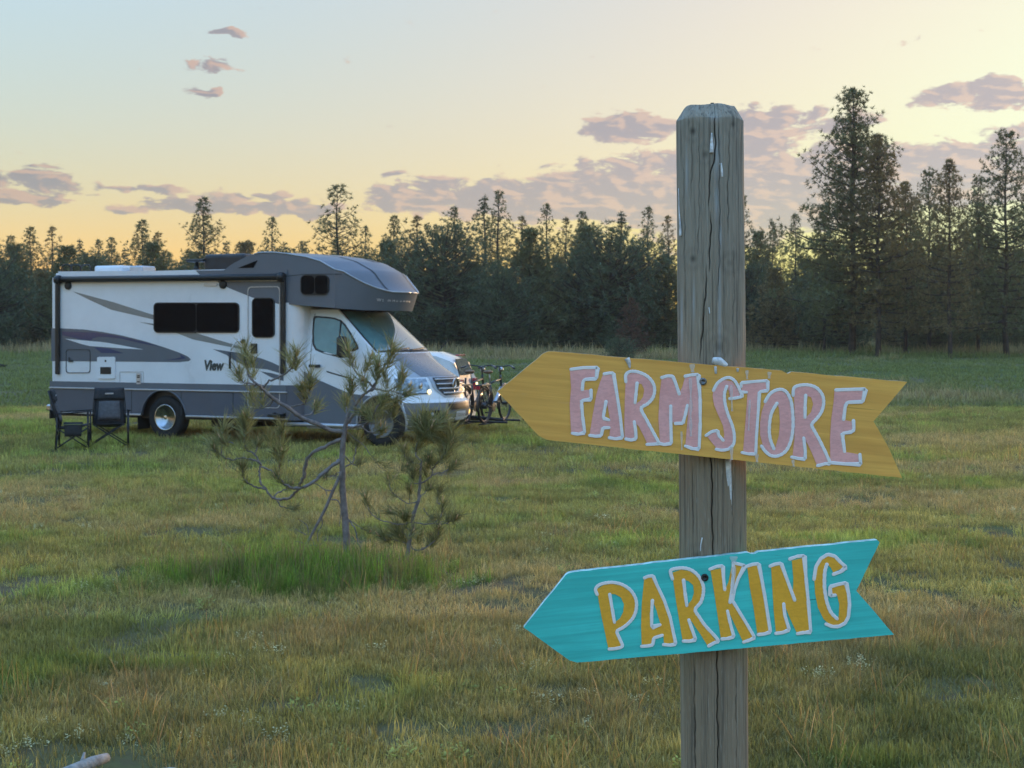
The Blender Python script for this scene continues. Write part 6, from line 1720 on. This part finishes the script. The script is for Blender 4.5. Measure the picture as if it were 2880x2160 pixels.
bm = bmesh.new(); bm.faces.new([bm.verts.new(p) for p in ((.045 - .012, -.56, 1.06), (.045 - .012, .56, 1.06), (.178 - .016, .50, 1.37), (.178 - .016, -.50, 1.37))]); bm_obj('rear_window', bm, M_CGL, car)
bm = bmesh.new(); add_box(bm, (.14, -.3, 1.425), (.20, .3, 1.455), .008); bm_obj('brake_light', bm, M_RED, car)
bm = bmesh.new(); add_box(bm, (-.06, -.78, .36), (.12, .78, .58), .04, 3); bm_obj('bumper', bm, M_CARP, car)
tube('antenna', [(.62, .0, 1.50), (.40, .0, 1.74)], .006, M_BLK, car, 5)
bm = bmesh.new(); bm.faces.new([bm.verts.new(p) for p in ((3.0, -.6, 1.02), (3.0, .6, 1.02), (2.42, .52, 1.47), (2.42, -.52, 1.47))]); bm_obj('windscreen', bm, M_CGL, car)
tag(car, 'small white car tucked behind the motorhome nose, its tail to the bikes', 'car')

# ------------------------------------------------------------------ rack and two electric bikes
BA = radians(20)
M_BFR = plain('dark_bike_frame', (0.022, 0.022, 0.026), 0.35, coat=0.5, var=0.1)
M_BSL = plain('silver_bike_frame', (0.42, 0.46, 0.52), 0.25, metal=0.6, coat=0.4, var=0.06)
M_BRN = plain('brown_leather', (0.16, 0.085, 0.04), 0.6, var=0.2)
M_BRD = plain('red_reflector', (0.5, 0.04, 0.06), 0.2, var=0.1)
def ring(bm, c, R, rr, ax, n=36, sides=6):
    """hoop in the plane whose normal is y (bike local)"""
    add_tube(bm, [Vector((c[0] + R * cos(a), c[1], c[2] + R * sin(a))) for a in np.linspace(0, 2 * pi, n + 1)], rr, sides, caps=False)
def ebike(px, D, label, m_fr, m_down, z0=.20, rz=0.0, lean=0.0):
    """local +x is the front of the bike"""
    p = at(px, 1100, D)
    b = empty('electric_bike', (p.x, D, float(gz(p.x, D)) + z0), rz)
    b.rotation_euler = (lean, 0, rz)
    R = .335; wb = 1.08
    for xw, nm in ((0, 'rear'), (wb, 'front')):
        bm = bmesh.new(); ring(bm, (xw, 0, R), R - .025, .026, None); w_ = bm_obj('wheel', bm, M_RUB, b, True)
        bm = bmesh.new(); ring(bm, (xw, 0, R), R - .055, .010, None); bm_obj('rim', bm, M_BFR, w_, True)
        bm = bmesh.new()
        for k in range(12):
            a = 2 * pi * k / 12; add_tube(bm, [(xw, (.03 if k % 2 else -.03), R), (xw + (R - .06) * cos(a), 0, R + (R - .06) * sin(a))], .0022, 3, caps=False)
        o = bm_obj('spokes', bm, M_CTUB, w_); o['kind'] = 'stuff'
        bm = bmesh.new(); add_disc_lathe(bm, [(.0, -.05), (.06 if nm == 'rear' else .03, -.045), (.06 if nm == 'rear' else .03, .045), (.0, .05)], (xw, 0, R), 'Y', 14); bm_obj('hub', bm, M_BFR, w_, True)
        bm = bmesh.new()
        add_tube(bm, [(xw + (R + .03) * cos(a), 0, R + (R + .03) * sin(a)) for a in np.linspace(.25 * pi, 1.08 * pi, 14)], .022, 6); bm_obj('mudguard', bm, M_BFR, b, True)
    bb = (.42, 0, .29); st = (.30, 0, .74); hd = (.86, 0, .80); hb = (.90, 0, .64)
    tube('frame_tube', [bb, st], .019, m_fr, b); tube('frame_tube', [st, hd], .018, m_fr, b); tube('frame_tube', [hb, hd, (.845, 0, .88)], .022, m_fr, b)
    tube('down_tube', [bb, hb], .036, m_down, b)
    for s in (-1, 1):
        tube('chain_stay', [bb, (0, s * .06, R)], .011, m_fr, b, 6); tube('seat_stay', [(.315, 0, .68), (0, s * .06, R)], .009, m_fr, b, 6); tube('fork_leg', [hb, (.93, s * .055, .60), (wb, s * .06, R)], .014, m_fr, b, 6)
    tube('seat_post', [st, (.255, 0, .93)], .014, M_ALU, b, 6)
    bm = bmesh.new(); bmesh.ops.create_uvsphere(bm, u_segments=14, v_segments=8, radius=1)
    for v in bm.verts: v.co = Vector((.25 + v.co.x * .14 - .02, v.co.y * (.085 - .045 * v.co.x), .95 + v.co.z * .035))
    bm_obj('saddle', bm, M_BRN, b, True)
    tube('stem', [(.845, 0, .88), (.80, 0, 1.03)], .016, M_BFR, b, 6)
    tube('handlebar', smooth_line([(.66, -.33, 1.02), (.76, -.22, 1.06), (.80, -.06, 1.04), (.80, .06, 1.04), (.76, .22, 1.06), (.66, .33, 1.02)], 3), .013, M_BFR, b, 6)
    for s in (-1, 1):
        tube('grip', [(.70, s * .29, 1.035), (.63, s * .36, 1.01)], .019, M_BFR, b, 6); tube('brake_lever', [(.74, s * .24, 1.05), (.73, s * .32, .99)], .008, M_ALU, b, 5)
    bm = bmesh.new(); bmesh.ops.create_uvsphere(bm, u_segments=12, v_segments=8, radius=.05)
    for v in bm.verts: v.co = v.co + Vector((.87, 0, .98))
    bm_obj('front_lamp', bm, M_CHR, b, True)
    bm = bmesh.new(); add_box(bm, (-.30, -.07, .70), (.16, .07, .73), .01); add_tube(bm, [(-.25, -.06, .7), (0, -.06, R)], .008, 5); add_tube(bm, [(-.25, .06, .7), (0, .06, R)], .008, 5); bm_obj('carrier', bm, M_BFR, b)
    bm = bmesh.new(); add_box(bm, (-.33, -.04, .64), (-.30, .04, .70), .008); bm_obj('reflector', bm, M_BRD, b)
    bm = bmesh.new(); add_disc_lathe(bm, [(.0, -.035), (.09, -.03), (.09, -.02), (.0, -.02)], bb, 'Y', 20); bm_obj('chain_ring', bm, M_BFR, b)
    for s in (-1, 1):
        tube('crank', [(bb[0], s * .08, bb[2]), (bb[0] + s * .12, s * .09, bb[2] - s * .11)], .012, M_ALU, b, 5)
        q = (bb[0] + s * .12, s * .09, bb[2] - s * .11); bm = bmesh.new(); add_box(bm, (q[0] - .045, q[1] - .01 + s * .04 - .04, q[2] - .012), (q[0] + .045, q[1] + .01 + s * .04 + .04, q[2] + .012), .004); bm_obj('pedal', bm, M_BFR, b)
    tag(b, label, 'bicycle', 'electric bikes on the rack')
    return b
ebike(1310, 26.9, 'dark electric bike with brown saddle, on the rack nearest the car tail', M_BFR, M_BFR, rz=radians(90) - BA)
ebike(1362, 26.75, 'electric bike with silver down tube, outermost on the rack', M_BFR, M_BSL, rz=radians(90) - BA)
rk = empty('bike_rack', (at(1340, 1100, 27.5).x, 27.5, 0), -BA)
for yy in (-.35, .35):
    tube('tray_arm', [(-.35, yy, .22), (.75, yy, .22)], .02, M_CTUB, rk)
for xx in (.0, .38):
    bm = bmesh.new(); add_box(bm, (xx - .05, -.75, .185), (xx + .05, .85, .205), .006); bm_obj('wheel_tray', bm, M_CTUB, rk)
tube('hitch_bar', [(-.6, 0, .35), (-.3, 0, .30), (.55, 0, .24)], .032, M_CTUB, rk)
tube('upright', [(-.25, 0, .30), (-.22, 0, 1.02)], .022, M_CTUB, rk)
tube('stabiliser_strap', [(.74, .55, .22), (.84, .80, .40), (.80, .85, .20), (.78, .82, .02)], [.02, .03, .02, .008], M_CTUB, rk)
tag(rk, 'dark steel hitch rack carrying the two electric bikes', 'bike rack')

# ------------------------------------------------------------------ odds and ends in the grass
M_DEAD = plain('bleached_wood', (0.27, 0.26, 0.24), 0.85, var=0.3, vscale=25, bump=0.8, bscale=50)
M_ROCK = plain('pale_stone', (0.36, 0.36, 0.35), 0.9, var=0.25, vscale=20, bump=0.8, bscale=30)
def ground_pt(px, py):
    D = CAM_H * FPX / (py - HY); return Vector(((px - HX) * D / FPX, D, float(gz((px - HX) * D / FPX, D))))
a, b = ground_pt(150, 2230), ground_pt(300, 2165)
o = empty('weathered_branch', ((a.x + b.x) / 2, (a.y + b.y) / 2, 0))
a, b = a - o.location, b - o.location
tube('stick', [a + Vector((-.05, -.02, .03)), a.lerp(b, .35) + Vector((0, 0, .045)), a.lerp(b, .7) + Vector((.005, 0, .05)), b + Vector((0, 0, .045))], [.028, .030, .027, .020], M_DEAD, o, 10)
tube('side_shoot', [a.lerp(b, .5) + Vector((0, 0, .05)), a.lerp(b, .62) + Vector((-.02, .03, .09))], [.012, .006], M_DEAD, o, 6)
tag(o, 'bleached fallen branch in the corner of the photo below the chairs', 'branch')
g0 = ground_pt(472, 2205)
bm = bmesh.new(); bmesh.ops.create_icosphere(bm, subdivisions=3, radius=1)
for v in bm.verts:
    q = v.co.copy(); k = 1 + .18 * sin(q.x * 3.1 + 1) * cos(q.y * 2.7) + .10 * sin(q.z * 5 + q.x * 4)
    v.co = Vector((q.x * .065 * k, q.y * .045 * k, q.z * .035 * k)) + Vector((g0.x, g0.y, g0.z + .03))
tag(bm_obj('stone', bm, M_ROCK, None, True), 'pale stone half sunk in grass at the bottom photo edge', 'stone')
g1 = ground_pt(8, 1056)
bm = bmesh.new(); bmesh.ops.create_icosphere(bm, subdivisions=3, radius=1)
for v in bm.verts:
    q = v.co.copy(); k = 1 + .15 * sin(q.x * 5 + 2) + .1 * cos(q.y * 4 + q.z * 3)
    v.co = Vector((q.x * 1.25 * k, q.y * .5, q.z * .16 * k)) + Vector((g1.x, 60.0 if g1.y > 60 else g1.y, float(gz(g1.x, min(g1.y, 60.0))) + .12))
M_DK = plain('dark_brush', (0.03, 0.032, 0.034), 0.9, var=0.4, vscale=3, bump=1.0, bscale=10)
tag(bm_obj('brush_pile', bm, M_DK, None, True), 'dark low brush heap at the photo edge beyond the chairs', 'brush pile')
# ------------------------------------------------------------------ evening air between us and the wood
bm = bmesh.new(); add_box(bm, (-150, -20, -1.5), (150, 170, 19))
M_AIR = bpy.data.materials.new('evening_air'); M_AIR.use_nodes = True
N = NT(M_AIR.node_tree); M_AIR.node_tree.nodes.clear()
o_ = N.node('ShaderNodeOutputMaterial'); pv = N.node('ShaderNodeVolumePrincipled')
pv.inputs['Density'].default_value = 0.00035; pv.inputs['Color'].default_value = (0.98, 0.94, 0.88, 1); pv.inputs['Anisotropy'].default_value = 0.3
N.link(pv.outputs[0], o_.inputs['Volume'])
tag(bm_obj('haze', bm, M_AIR), 'thin evening haze over the meadow', None, None, 'stuff')
SC.cycles.volume_bounces = 0
